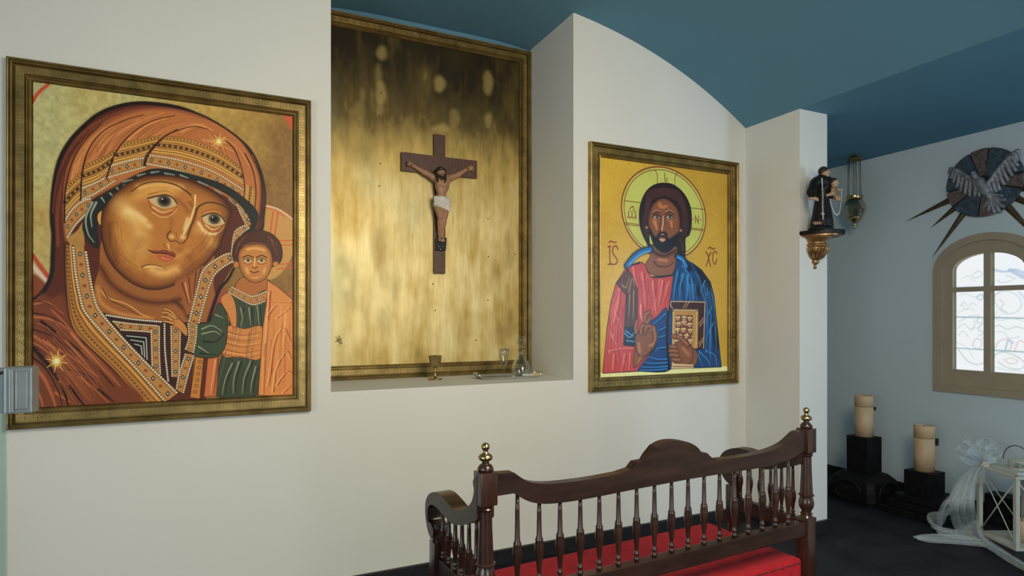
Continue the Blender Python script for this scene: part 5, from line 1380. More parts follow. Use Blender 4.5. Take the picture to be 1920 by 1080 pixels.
def scrap(name, label, x, y, Y, r, seed):
    c = at_y(x, y, Y); c[2] = TZ + r[2] * 0.9
    s_ = Sculpt(c - np.array(r) * 1.5, c + np.array(r) * 1.5, 0.0022); g_ = np.random.RandomState(seed)
    for k in range(7): s_.ell(c + (g_.rand(3) - 0.5) * np.array(r) * 1.1 * (1, 1, 0.3), np.array(r) * (0.35 + 0.35 * g_.rand(3)) * (1, 1, 1.0), 0.002)
    tag(link_mesh(name, s_.mesh(name), M['pearl'], None, True), label, 'scrap')
scrap('pale_lump', 'white crumpled lump lying at the front of the silver tray', 991, 705, 3.365, (0.034, 0.015, 0.013), 4)  # pale crumpled shape at the tray front
scrap('pale_lump', 'tiny pale scrap beside the glass on the silver tray', 962, 706, 3.36, (0.013, 0.008, 0.007), 9)

# ------------------------------------------------------------------ bench, its back to the camera
BA = np.array((0.672, 1.591)); BB = np.array((2.081, 1.667))
BD = (BB - BA) / np.linalg.norm(BB - BA); BLEN = float(np.linalg.norm(BB - BA)); BN = np.array((-BD[1], BD[0]))
BRZ = math.atan2(BD[1], BD[0])
bench = local_thing('bench', 'dark turned wood bench with red seat and spindle back facing the wall', 'bench', (BA[0], BA[1], 0), BRZ)
def bl_hit(x, y, off=0.0, side=None):
    """Local bench coordinates of a measured point on its back plane (depth off) or on a side plane at length side."""
    r = ray(x, y)
    if side is None:
        n, q = BN, BA + BN * off
    else:
        n, q = BD, BA + BD * side
    t = (q @ n) / (r[:2] @ n)
    P = r * t; d = P[:2] - BA
    return d @ BD, d @ BN, P[2] + CAM_H
def back(P): return [(a[0], a[2]) for a in (bl_hit(x, y) for x, y in P)]
top = back([(930, 886), (959, 883.8), (972.5, 893.4), (989.4, 901.3), (1020.7, 904.7), (1068.8, 900.6), (1117, 893.4), (1155.5, 886), (1179, 878), (1188.5, 865.2), (1204.8, 862.3), (1210.8, 851.9), (1224, 835.6), (1241.9, 826.7), (1265.6, 824.3), (1286.3, 828.2), (1301.2, 837), (1308.6, 846.8),
            (1319, 847.4), (1327.8, 856.3), (1339.7, 860.2), (1375.3, 856.3), (1416.7, 849), (1446.4, 840), (1467, 829.6), (1482, 816.3), (1490.8, 808.9), (1504, 806)])
bot = back([(929.2, 927), (960.5, 922), (972.5, 930.7), (991.8, 939), (1020.7, 942), (1068.8, 937), (1117, 928.5), (1174.7, 917), (1239, 905), (1283.4, 896.8), (1327.8, 889.5), (1387, 880.5), (1416.7, 875.6), (1446, 869), (1476, 859.5), (1490.8, 850.5), (1504, 841.5)])
PH = 0.024
rail = [(0.0, top[0][1])] + top[:2] + [tuple(p) for p in crom(top[2:8], 3)] + top[8:12] + [tuple(p) for p in crom(top[12:18], 3)] + top[18:21] + [tuple(p) for p in crom(top[21:], 3)] + [(BLEN, top[-1][1])]
rb = [(0.0, bot[0][1]), bot[0]] + [tuple(p) for p in crom(bot[1:], 3)] + [(BLEN, bot[-1][1])]
bm = bmesh.new()
TH = 0.017
# crest rail as a strip between its two edges
N = 160
tx_ = np.array(rail); bx_ = np.array(rb)
ss = np.unique(np.r_[np.linspace(0.0, BLEN, N), tx_[:, 0], bx_[:, 0]]); ss = ss[(ss >= 0) & (ss <= BLEN)]
zt = np.interp(ss, tx_[:, 0], tx_[:, 1]); zb = np.interp(ss, bx_[:, 0], bx_[:, 1])
add_prism(bm, [(s_, -TH, z) for s_, z in zip(ss, zb)] + [(s_, -TH, z) for s_, z in zip(ss[::-1], zt[::-1])], (0, 2 * TH, 0))
link_mesh('crest_rail', bm_mesh(bm), M['wood'], bench)
def bot_z(s_): return float(np.interp(s_, bx_[:, 0], bx_[:, 1]))
RL0, RL1 = 0.455, 0.508                                  # lower back rail
RT = bl_hit(1300, 1026)[2]
RL1 = RT; RL0 = RT - 0.058
box('lower_back_rail', (0, -0.018, RL0), (BLEN, 0.018, RL1), M['wood'], bench, 0.004)
# rear posts: square blocks, a turned column and a vase between
def post(s_, d, ztop, parent, name='rear_post'):
    h = 0.026
    bm = bmesh.new()
    add_box(bm, (s_ - h, d - h, ztop - 0.094), (s_ + h, d + h, ztop), 0.003)
    z1 = ztop - 0.094; z0 = RL1 + 0.012; H = z1 - z0
    add_lathe(bm, [(.0255, 1.0), (.022, .97), (.025, .955), (.019, .93), (.0195, .75), (.023, .42), (.0235, .36), (.029, .345), (.029, .33), (.022, .31), (.026, .27), (.0285, .21), (.026, .15), (.018, .09), (.017, .07), (.024, .055), (.019, .035), (.0255, 0.0)][::-1] and
              [(r, z0 + H * t) for r, t in [(.0255, 0.0), (.019, .035), (.024, .055), (.017, .07), (.018, .09), (.026, .15), (.0285, .21), (.026, .27), (.022, .31), (.029, .33), (.029, .345), (.0235, .36), (.023, .42), (.0195, .75), (.019, .93), (.025, .955), (.022, .97), (.0255, 1.0)]], (s_, d, 0), 20)
    add_box(bm, (s_ - h, d - h, 0.24), (s_ + h, d + h, z0), 0.003)
    add_lathe(bm, [(.014, 0.0), (.020, .02), (.024, .06), (.018, .10), (.024, .19), (.020, .22), (.0255, .24)], (s_, d, 0), 20)
    o = link_mesh(name, bm_mesh(bm), M['wood_turn'], parent)
    me = o.data
    me.set_sharp_from_angle(angle=math.radians(40)); me.polygons.foreach_set('use_smooth', [True] * len(me.polygons))
    return o
zpost = (bl_hit(911, 884)[2] + bl_hit(1511.6, 802)[2]) / 2
FIN_C = [(0, 0), (.021, 0), (.024, .008), (.018, .018), (.011, .022), (.010, .026)]
for s_ in (0.0, BLEN):
    po = post(s_, 0.0, zpost, bench)
    lathe('finial_base', FIN_C, (s_, 0, zpost), M['wood_turn'], po, 18)
    f = lathe('finial', [(0, .025), (.008, .025), (.010, .028), (.019, .034), (.0215, .041), (.016, .048), (.008, .052), (.007, .060), (.011, .064), (.0125, .071), (.009, .078), (.003, .081), (0, .082)], (s_, 0, zpost), M['brass'], po, 18)
    f['label'] = 'brass finial'
# spindles of the back
def spindle(name, s_, d, z0, z1, parent, bulge=0.13, r=0.0135):
    lowp = [(.006, 0), (.0095, .004), (.0095, .010), (.006, .014), (.0088, .018), (.0088, .023), (.0058, .028), (.0062, .034), (.0085, .055), (.0130, .085), (.0135, .098), (.0115, .112), (.0120, .116), (.0092, .121), (.0078, .126)]
    k = bulge / 0.126; kr = r / 0.0135
    prof = [(a * kr, z0 + b * k) for a, b in lowp] + [(.0065 * kr, z0 + (z1 - z0 + bulge) * 0.55), (.0052 * kr, z1 + 0.004)]
    bm = bmesh.new(); add_lathe(bm, prof, (s_, d, 0), 14)
    return link_mesh(name, bm_mesh(bm), M['wood_turn'], parent, True)
sx = [bl_hit(x, 960)[0] for x in (970, 1011, 1050, 1088, 1123.7, 1159.5, 1193.6, 1227, 1259, 1290, 1320, 1349, 1377, 1403, 1429.5, 1454, 1478)]
for s_ in sx:
    spindle('spindle', s_, 0.0, RL1, bot_z(s_), bench, 0.150, 0.0140)
# seat: red padded cushion on a rail frame
SD = 0.475
zs = 0.45
box('seat_rail', (0.0, -0.016, 0.335), (BLEN, 0.016, 0.385), M['wood'], bench, 0.004)
box('seat_rail', (0.0, SD - 0.016, 0.335), (BLEN, SD + 0.016, 0.385), M['wood'], bench, 0.004)
for s_ in (0.0, BLEN): box('seat_rail', (s_ - 0.016, 0.0, 0.335), (s_ + 0.016, SD, 0.385), M['wood'], bench, 0.004)
bm = bmesh.new(); add_box(bm, (0.028, 0.0, 0.375), (BLEN - 0.028, SD + 0.01, zs), 0.012)
cu = link_mesh('seat_cushion', bm_mesh(bm), M['red'], bench)
bm = bmesh.new()
for k in range(88):
    add_ball(bm, (0.045 + (BLEN - 0.09) * k / 87, 0.0, zs - 0.014), 0.0042, 6, 4)
for s_ in (0.028, BLEN - 0.028):
    for k in range(30): add_ball(bm, (s_, 0.02 + (SD - 0.03) * k / 29, zs - 0.014), 0.0042, 6, 4)
nl = link_mesh('nail_heads', bm_mesh(bm), M['dark_metal'], cu, True); nl['kind'] = 'stuff'
# arms: S-scrolled boards, front posts, arm spindles, side rails
Z7 = lambda zx, zy: (780 + zx / 6.0, 900 + zy / 6.0)
def side(P): return [(a[1], a[2]) for a in (bl_hit(*Z7(x, y), side=-0.027) for x, y in P)]
a_top = side([(690, -60), (640, 10), (650, 120), (625, 240), (570, 310), (500, 345), (420, 330), (340, 240), (270, 165), (200, 135), (140, 165), (108, 240), (102, 350), (112, 470), (135, 580), (165, 660)])
a_bot = side([(745, 380), (700, 440), (600, 490), (500, 508), (400, 490), (310, 400), (230, 310), (170, 278), (135, 310), (128, 380), (132, 460), (165, 490), (190, 560), (188, 640)])
arm_out = crom(a_top, 4).tolist() + crom(a_bot, 4).tolist()[::-1]
depth = min(p[0] for p in arm_out), max(p[0] for p in arm_out)
FPY = float(np.mean([bl_hit(*Z7(150, 760), side=-0.027)[1], bl_hit(*Z7(195, 760), side=-0.027)[1]]))
zsr = bl_hit(*Z7(200, 730), side=-0.02)[2]
for s_ in (0.0, BLEN):
    bm = bmesh.new()
    add_prism(bm, [(s_ - 0.027, max(p[0], 0.0), p[1]) for p in arm_out], (0.054, 0, 0))
    link_mesh('arm', bm_mesh(bm), M['wood'], bench)
    # side rail between the posts
    box('side_rail', (s_ - 0.014, 0.0, RL0), (s_ + 0.014, FPY, RL1), M['wood'], bench, 0.003)
    h = 0.025
    bm = bmesh.new()
    zt_ = bl_hit(*Z7(160, 470), side=-0.02)[2]
    add_lathe(bm, [(.020, zt_), (.0255, zt_ - 0.012), (.018, zt_ - 0.03), (.023, zt_ - 0.055), (.017, zt_ - 0.080), (.024, RL1 + 0.05)][::-1], (s_, FPY, 0), 18)
    add_box(bm, (s_ - h, FPY - h, RL0 - 0.06), (s_ + h, FPY + h, RL1 + 0.05), 0.003)
    add_lathe(bm, [(.014, 0.0), (.022, .03), (.026, .09), (.018, .16), (.024, .25), (.019, .30), (.0255, RL0 - 0.06)], (s_, FPY, 0), 18)
    fp = link_mesh('front_post', bm_mesh(bm), M['wood_turn'], bench)
    fp.data.set_sharp_from_angle(angle=math.radians(40)); fp.data.polygons.foreach_set('use_smooth', [True] * len(fp.data.polygons))
    ab = np.array(crom(a_bot, 4)); o_ = np.argsort(ab[:, 0])
    for k in range(6):
        y_ = 0.06 + (FPY - 0.095) * k / 5.0
        near = ab[np.argsort(np.abs(ab[:, 0] - y_))[:4]]
        zz = float(near[:, 1].max()) + 0.004 if k < 5 else float(near[:, 1].max())
        spindle('arm_spindle', s_, y_, RL1, max(zz, RL1 + 0.12), bench, 0.105, 0.0125)

# ------------------------------------------------------------------ glass gate at the left edge
gy = 1.512
gate = thing('glass_gate', 'low glass gate with a grey metal clamp at the left edge of the photo', 'gate', (-0.70, gy, 0))
gx = at_y(13, 800, gy)[0]; gzt = at_y(10, 690, gy)[2]; gzb = at_y(10, 772, gy)[2]
ge = at_y(62, 690, gy - 0.02)[0]
box('glass_panel', (-1.15, gy - 0.006, 0.012), (gx, gy + 0.006, gzt - 0.01), M['gate_glass'], gate, 0.001)
bm = bmesh.new(); add_box(bm, (gx - 0.16, gy - 0.020, gzb), (gx + 0.002, gy + 0.020, gzt), 0.002)
link_mesh('clamp', bm_mesh(bm), M['steel'], gate)
bm = bmesh.new(); add_box(bm, (gx + 0.002, gy - 0.026, gzb - 0.002), (ge, gy + 0.024, gzt + 0.002), 0.003); add_box(bm, (gx + 0.010, gy - 0.029, gzb), (gx + 0.017, gy - 0.020, gzt), 0.002); add_box(bm, (gx + 0.020, gy - 0.028, gzb + 0.006), (ge - 0.007, gy - 0.020, gzt - 0.006), 0.002)
link_mesh('lock_case', bm_mesh(bm), M['steel'], gate)
bm = bmesh.new(); add_ball(bm, (gx - 0.004, gy - 0.021, gzt - 0.008), 0.0035)
link_mesh('screw', bm_mesh(bm), M['black'], gate, True)
for x_ in (-1.12, gx - 0.16):
    box('floor_clamp', (x_, gy - 0.02, 0.0), (x_ + 0.10, gy + 0.02, 0.10), M['steel'], gate, 0.003)

# ------------------------------------------------------------------ corbel and friar statue on the pier
PF = 2.705
sh = at_y(1527, 440, PF); SZ = sh[2]
sx0 = sh[0]
corb = thing('corbel_shelf', 'gilded carved corbel shelf on the pier holding the dark statue', 'shelf', (sx0, PF, SZ - 0.25))
def half(r, z, n=18, sy=1.0): return [(sx0 + r * math.cos(math.pi + math.pi * i / n), PF + r * sy * math.sin(math.pi + math.pi * i / n), z) for i in range(n + 1)]
bm = bmesh.new(); add_prism(bm, half(0.138, SZ - 0.012, 22, 1.40), (0, 0, 0.024)); 
link_mesh('shelf_top', bm_mesh(bm), M['habit'], corb)
bm = bmesh.new(); add_prism(bm, half(0.122, SZ - 0.022, 22, 1.40), (0, 0, 0.011))
rim = link_mesh('moulding', bm_mesh(bm), M['gilt'], corb)
bm = bmesh.new()
pr = [(0, -.225), (.010, -.222), (.012, -.212), (.007, -.204), (.010, -.196), (.022, -.186), (.026, -.178), (.016, -.168), (.040, -.150), (.060, -.115), (.062, -.095), (.056, -.085), (.072, -.078), (.072, -.070), (.060, -.062), (.066, -.052), (.072, -.040), (.086, -.028), (.090, -.020), (0, -.020)]
add_lathe(bm, pr, (sx0, PF - 0.001, SZ), 28, 1.0, 1.2, math.pi, 2 * math.pi)
for k in range(9):                                        # acanthus ribs on the bell
    a = math.pi + math.pi * (k + 0.5) / 9
    add_tube(bm, [(sx0 + r * math.cos(a), PF + 1.2 * r * math.sin(a), SZ + z) for r, z in ((.020, -.166), (.043, -.148), (.0635, -.115), (.068, -.095), (.078, -.090))], [.003, .007, .010, .009, .004], 6)
link_mesh('pendant', bm_mesh(bm), M['gilt'], corb, True)

SY = PF - 0.105
def St(zx, zy, dy=0.0): return np.array(at_y(1490 + zx / 5.14, 300 + zy / 5.14, SY - dy))
c0 = St(255, 690); SB = SZ + 0.0125
stat = thing('statue', 'painted statue of a friar in black carrying a small child, on the corbel shelf', 'statue', (c0[0], SY, SB))
u = 0.000665                                             # metres per measured unit
bm = bmesh.new(); add_lathe(bm, [(.086, 0), (.088, .006), (.084, .012), (.080, .016), (0, .016)], (c0[0], SY, SB), 28, 1.0, 0.72)
link_mesh('plinth', bm_mesh(bm), M['habit'], stat)
zb0 = SB + 0.014
def at(zx, zy, dy=0.0):
    p = St(zx, zy, dy); return p
lo_ = np.array((c0[0] - 0.12, SY - 0.12, SB)); hi_ = np.array((c0[0] + 0.14, SY + 0.10, SB + 0.47))
sc = Sculpt(lo_, hi_, 0.0029)
base_z = zb0 + 0.006
def low(zx, dy): p = St(zx, 660, dy); p[2] = base_z; return p
# robe: skirt widening to the hem, with folds, torso, shoulder cape
sc.cap(at(268, 330, 0.0), (*at(262, 500, 0.0)[:2], base_z + 0.045), 0.040, 0.052, .02); sc.ell((at(262, 500)[0], SY, base_z + 0.030), (0.062, 0.048, 0.045), .03)
for k in range(11):
    a = 2 * math.pi * k / 11 + 0.2
    b = (at(262, 500)[0] + 0.062 * math.cos(a), SY + 0.048 * math.sin(a), base_z + 0.004)
    t_ = at(266, 350) + (0.030 * math.cos(a), 0.026 * math.sin(a), 0)
    sc.cap(t_, b, 0.010, 0.014, .010)
sc.cap(at(262, 215, 0.0), at(268, 320, 0.0), 0.044, 0.038, .02); sc.cap(at(205, 215, -0.004), at(318, 205, -0.002), 0.030, 0.030, .02)
sc.ell(at(258, 215, 0.006), (0.066, 0.046, 0.040), .015)                         # cape
sc.cap(at(190, 225, 0.0), at(160, 310, 0.010), 0.027, 0.025, .012); sc.cap(at(160, 310, 0.012), at(158, 372, 0.040), 0.024, 0.021, .010); sc.cap(at(150, 365, 0.030), at(140, 395, 0.025), 0.020, 0.012, .010)
sc.cap(at(318, 215, 0.0), at(352, 300, 0.015), 0.027, 0.024, .012); sc.cap(at(352, 300, 0.018), at(345, 345, 0.045), 0.023, 0.021, .010); sc.cap(at(385, 330, 0.040), at(395, 368, 0.035), 0.016, 0.009, .010)
sc.cap(at(250, 180, 0.0), at(300, 180, 0.004), 0.026, 0.024, .012)               # hood roll
robe = link_mesh('habit', sc.mesh('habit'), M['habit'], stat, True)
fo = at(225, 655, 0.048); fo[2] = base_z + 0.008
sc = Sculpt(fo - 0.05, fo + 0.05, 0.002)
sc.cap(fo + (0, 0.02, 0.004), fo + (-0.004, -0.012, 0.0), 0.011, 0.009, .004)
for k in range(5): sc.cap(fo + (-0.012 + 0.0045 * k, -0.014, -0.001), fo + (-0.014 + 0.005 * k, -0.025 + 0.0015 * k, -0.003), 0.0036, 0.0032, .0015)
link_mesh('foot', sc.mesh('foot'), M['skin_pale'], stat, True)
hc = at(283, 120, 0.014)
sc = Sculpt(hc - 0.06, hc + 0.06, 0.0022)
sc.ell(hc, (0.025, 0.027, 0.031), .006); sc.cap(hc + (0.004, -0.012, -0.016), hc + (0.008, -0.016, -0.025), 0.014, 0.010, .008); sc.cap(hc + (-0.002, 0.004, -0.02), hc + (-0.006, 0.008, -0.052), 0.014, 0.017, .006)
sc.cap(hc + (0.014, -0.024, 0.004), hc + (0.019, -0.028, -0.008), 0.0032, 0.0048, .004)
for dx, dy in ((0.004, -0.029), (0.023, -0.018)): sc.cut_ell(hc + (dx, dy, 0.003), (0.005, 0.005, 0.0035), .003)
sc.ell(hc + (-0.020, -0.010, -0.004), (0.004, 0.006, 0.008), .002)
head = link_mesh('head', sc.mesh('head'), M['skin_pale'], stat, True)
sc = Sculpt(hc - 0.06, hc + 0.06, 0.0022)
sc.ell(hc + (-0.003, 0.004, 0.009), (0.028, 0.030, 0.029), .004); sc.cut_ell(hc + (0.016, -0.030, -0.012), (0.026, 0.026, 0.030), .003); sc.cut_ell(hc + (-0.006, -0.004, -0.045), (0.05, 0.05, 0.030), .003)
link_mesh('hair', sc.mesh('hair'), M['hair'], head, True)
def hand(name, w, d, parent, s_=1.0):
    w = np.array(w); d = np.array(d, float) / np.linalg.norm(d)
    sc = Sculpt(w - 0.045, w + 0.055, 0.0017)
    upv = np.array((0, 0, 1.0)); sd = np.cross(d, upv); sd /= np.linalg.norm(sd)
    sc.cap(w - d * 0.012, w, 0.0085, 0.008, .004); pc = w + d * 0.012
    sc.ell(pc, (0.013, 0.010, 0.010), .006)
    for k in range(4):
        a = pc + d * 0.010 + upv * (0.0075 - 0.005 * k); b = a + d * 0.012 - sd * 0.002; c = b + d * (0.008 - 0.001 * abs(k - 1.5)) - upv * 0.003 - sd * 0.004
        sc.cap(a, b, 0.0034, 0.0031, .0018); sc.cap(b, c, 0.0031, 0.0026, .001)
    sc.cap(pc + upv * 0.008, pc + upv * 0.014 + d * 0.010 - sd * 0.005, 0.0036, 0.0030, .002)
    return link_mesh(name, sc.mesh(name), M['skin_pale'], parent, True)
hand('hand', at(172, 372, 0.066), (1, -0.35, -0.1), stat)
hand('hand', at(330, 335, 0.068), (1, -0.3, 0.3), stat)
# the child on his arm
kc_ = at(380, 216, 0.055)
sc = Sculpt(kc_ - (0.075, 0.06, 0.13), kc_ + (0.08, 0.05, 0.05), 0.0022)
sc.ell(kc_, (0.021, 0.022, 0.024), .004); sc.cap(kc_ + (0.002, -0.010, -0.012), kc_ + (0.003, -0.012, -0.017), 0.012, 0.010, .006); sc.cap(kc_ + (0, 0, -0.02), kc_ + (-0.004, 0, -0.032), 0.010, 0.012, .006)
sc.cap(kc_ + (0.006, -0.021, 0.0), kc_ + (0.008, -0.024, -0.006), 0.0025, 0.0036, .003)
for dx in (-0.006, 0.014): sc.cut_ell(kc_ + (dx, -0.022, 0.002), (0.004, 0.004, 0.0028), .002)
sc.cap(kc_ + (-0.012, 0, -0.040), kc_ + (-0.034, -0.012, -0.058), 0.009, 0.007, .005)          # arm to the friar
sc.cap(kc_ + (0.014, 0, -0.040), kc_ + (0.034, -0.010, -0.046), 0.008, 0.0065, .005); sc.cap(kc_ + (0.034, -0.010, -0.046), kc_ + (0.052, -0.014, -0.040), 0.0062, 0.0052, .003)
for k in range(4): sc.cap(kc_ + (0.052, -0.014, -0.036 - 0.003 * k), kc_ + (0.061, -0.016, -0.036 - 0.004 * k), 0.0022, 0.0019, .001)
for s_ in (-1, 1): sc.cap(kc_ + (0.006 + 0.008 * s_, -0.016, -0.085), kc_ + (0.010 + 0.012 * s_, -0.022, -0.112), 0.009, 0.006, .005); sc.cap(kc_ + (0.010 + 0.012 * s_, -0.022, -0.112), kc_ + (0.014 + 0.012 * s_, -0.034, -0.116), 0.006, 0.0045, .004)
child = link_mesh('child', sc.mesh('child'), M['skin_pale'], stat, True)
sc = Sculpt(kc_ - 0.05, kc_ + 0.05, 0.0022); sc.ell(kc_ + (-0.001, 0.004, 0.007), (0.0235, 0.0235, 0.0225), .003); sc.cut_ell(kc_ + (0.004, -0.026, -0.010), (0.020, 0.022, 0.024), .003)
link_mesh('hair', sc.mesh('hair'), M['hair'], child, True)
sc = Sculpt(kc_ - (0.06, 0.06, 0.13), kc_ + (0.06, 0.05, 0.0), 0.0022); sc.cap(kc_ + (-0.003, 0.002, -0.042), kc_ + (0.004, -0.004, -0.082), 0.018, 0.024, .008); sc.cap(kc_ + (-0.012, 0, -0.042), kc_ + (0.012, 0, -0.040), 0.012, 0.012, .008)
M['child_robe'] = mat('ochre_painted_robe', (0.20, 0.125, 0.06), 0.5, var=0.25, scale=60, bump=0.3)
link_mesh('robe', sc.mesh('robe'), M['child_robe'], child, True)
# rosary: a string of white beads with a cross, and a second one from the child's hand
bm = bmesh.new()
y_f = 0.062
P1 = [at(262, 180, 0.050), at(266, 240, 0.062), at(270, 330, 0.056), at(270, 420, 0.062), at(271, 500, 0.066)]
for q in crom(P1, 5)[::1]: add_ball(bm, q, 0.0042, 7, 5)
cxp = at(273, 525, 0.068)
add_box(bm, cxp + (-0.003, -0.002, -0.030), cxp + (0.003, 0.002, 0.020)); add_box(bm, cxp + (-0.015, -0.0019, 0.001), cxp + (0.015, 0.0019, 0.007))
link_mesh('rosary', bm_mesh(bm), M['pearl'], stat, True)
bm = bmesh.new()
P2 = [at(452, 290, 0.074), at(450, 360, 0.068), at(442, 450, 0.062), at(425, 515, 0.060), at(400, 528, 0.062), at(372, 490, 0.066), at(350, 430, 0.066), at(342, 380, 0.070)]
add_tube(bm, crom(P2, 6), 0.0014, 5)
for i, q in enumerate(crom(P2, 3)): add_ball(bm, q, 0.0045 if i > 8 else 0.003, 7, 5)
link_mesh('rosary', bm_mesh(bm), M['pearl'], stat, True)

# ------------------------------------------------------------------ hanging sanctuary lamp
HY = 3.30
hp = at_y(1602, 300, HY); hx = hp[0]
zc = 2.735
zg = at_y(1603, 368, HY)[2]
lamp = thing('hanging_lamp', 'brass sanctuary lamp with amber glass hanging on chains from the ceiling', 'lamp', (hx, HY, zc))
lathe('canopy', [(0, zc - .060), (.010, zc - .058), (.014, zc - .050), (.030, zc - .044), (.052, zc - .036), (.055, zc - .030), (.040, zc - .022), (.018, zc - .012), (.016, zc), (0, zc)], (hx, HY, 0), M['old_brass'], lamp)
for k in range(6):
    a = 2 * math.pi * (k // 2) / 3 + 0.55 + (0.18 if k % 2 else -0.18)
    tube('chain', [(hx + .046 * math.cos(a), HY + .046 * math.sin(a), zc - 0.034), (hx + .052 * math.cos(a), HY + .052 * math.sin(a), zg)], 0.0026, M['old_brass'], lamp, 6)
lathe('collar', [(.050, zg - .030), (.062, zg - .028), (.058, zg - .015), (.066, zg - .004), (.064, zg), (.052, zg), (.050, zg - .012), (.046, zg - .03)], (hx, HY, 0), M['brass'], lamp)
lathe('lamp_glass', [(.044, zg - .026), (.064, zg - .040), (.082, zg - .075), (.084, zg - .115), (.074, zg - .150), (.052, zg - .180), (.048, zg - .178), (.068, zg - .148), (.078, zg - .113), (.076, zg - .078), (.060, zg - .046), (.042, zg - .032)], (hx, HY, 0), M['lamp_glass'], lamp, 12, False)
lathe('base_cup', [(0, zg - .270), (.009, zg - .267), (.013, zg - .257), (.008, zg - .247), (.013, zg - .243), (.016, zg - .236), (.011, zg - .229), (.022, zg - .220), (.046, zg - .198), (.060, zg - .180), (.058, zg - .174), (.046, zg - .176), (0, zg - .176)], (hx, HY, 0), M['brass'], lamp)

# ------------------------------------------------------------------ sunburst relief with a dove over the window
oc_ = at_x(1848, 343, XR); OY, OZ = oc_[1], oc_[2]; OR = 0.243
orn = thing('dove_relief', 'round stone and metal relief of a dove with bronze rays above the window', 'wall relief', (XR, OY, OZ))
def W(a, r, d=0.0): return (XR - d - 0.003, OY - r * math.sin(a), OZ + r * math.cos(a))      # a clockwise from the top as seen from the room
bm = bmesh.new(); add_prism(bm, [W(2 * math.pi * i / 48, OR - 0.004, 0.0) for i in range(48)], (-0.016, 0, 0))
link_mesh('disc', bm_mesh(bm), M['grout'], orn)
segs = [(-20, 8, 'bronze'), (11, 50, 'slate'), (56, 82, 'slate'), (86, 108, 'bronze'), (112, 150, 'slate'), (153, 186, 'bronze'), (189, 232, 'slate'), (236, 262, 'bronze'), (265, 296, 'slate'), (299, 337, 'slate')]
for a, b, k in segs:
    n = 10
    P = [W(math.radians(a + (b - a) * i / n), OR, 0.016) for i in range(n + 1)] + [W(math.radians(b - (b - a) * i / 4), 0.05, 0.016) for i in range(5)]
    bm = bmesh.new(); add_prism(bm, P, (-0.014, 0, 0))
    link_mesh('mosaic_segment', bm_mesh(bm), M[k], orn)
def tip(x, y): q = at_x(x, y, XR); return q[1], q[2]
for (ty_, tz_) in (tip(1698, 416), tip(1745, 428), tip(1747, 485), (2 * OY - tip(1745, 428)[0] - 0.02, tip(1745, 428)[1] - 0.02), (2 * OY - tip(1698, 416)[0], tip(1698, 416)[1]), (2 * OY - tip(1747, 485)[0], tip(1747, 485)[1])):
    v = np.array((ty_ - OY, tz_ - OZ)); L = np.linalg.norm(v); d = v / L; n_ = np.array((-d[1], d[0]))
    b0 = np.array((OY, OZ)) + d * (OR - 0.05)
    bm = bmesh.new()
    w_ = 0.027
    A = [bm.verts.new((XR - 0.005, *(b0 + n_ * w_))), bm.verts.new((XR - 0.020, *b0)), bm.verts.new((XR - 0.005, *(b0 - n_ * w_)))]
    t_ = bm.verts.new((XR - 0.006, ty_, tz_))
    bm.faces.new(A); bm.faces.new([A[0], A[1], t_]); bm.faces.new([A[1], A[2], t_]); bm.faces.new([A[2], A[0], t_])
    link_mesh('ray', bm_mesh(bm), M['ray'], orn)
ZO = lambda zx, zy, d: np.array(at_x(1680 + zx / 4.154, 240 + zy / 4.154, XR - d))
def dove_part(name, prims, pad=0.03):
    pts = np.array([p for pr_ in prims for p in pr_[:2]]); r = max(pr_[2] for pr_ in prims)
    s_ = Sculpt(pts.min(0) - r - pad, pts.max(0) + r + pad, 0.0035)
    for a, b, ra, rb_, k in prims: s_.cap(a, b, ra, rb_, k)
    return link_mesh(name, s_.mesh(name), M['pewter'], orn, True)
dove_part('dove_body', [(ZO(655, 420, .050), ZO(690, 480, .050), .034, .030, .01), (ZO(690, 480, .048), ZO(740, 560, .040), .028, .016, .01), (ZO(640, 400, .055), ZO(612, 372, .066), .022, .019, .008), (ZO(612, 372, .068), ZO(598, 350, .070), .018, .014, .006), (ZO(600, 352, .072), ZO(620, 338, .074), .006, .003, .004)])
def feathers(lead, trail, n, r0, r1):
    Ld = crom(lead, 12); Tr = crom(trail, 12); out = []
    for k in range(n):
        t = k / (n - 1)
        a = Ld[int((0.02 + 0.93 * t) * (len(Ld) - 1))]; b = Tr[int(t * (len(Tr) - 1))]
        out.append((ZO(a[0], a[1], .046), ZO(b[0], b[1], .036 + 0.004 * (k % 2)), r0, r1, .0025))
    for a, b in zip(Ld[:-6:6], Ld[6::6]): out.append((ZO(a[0], a[1], .052), ZO(b[0], b[1], .050), .014, .013, .006))
    return out
dove_part('wing', feathers([(648, 436), (560, 380), (480, 332), (425, 318)], [(650, 528), (590, 528), (530, 505), (480, 462), (440, 405), (418, 350)], 9, .016, .011))
dove_part('wing', feathers([(716, 430), (800, 320), (880, 230), (948, 176)], [(752, 500), (800, 480), (860, 415), (915, 350), (950, 280), (958, 205)], 10, .016, .011))
dove_part('tail', [(ZO(735, 545, .040), ZO(x, y, .034), .014, .013, .0025) for x, y in ((690, 612), (722, 640), (766, 654), (808, 648), (834, 610), (842, 560))] + [(ZO(690, 515, .042), ZO(745, 580, .038), .011, .008, .003), (ZO(740, 515, .040), ZO(825, 528, .036), .012, .009, .003)])

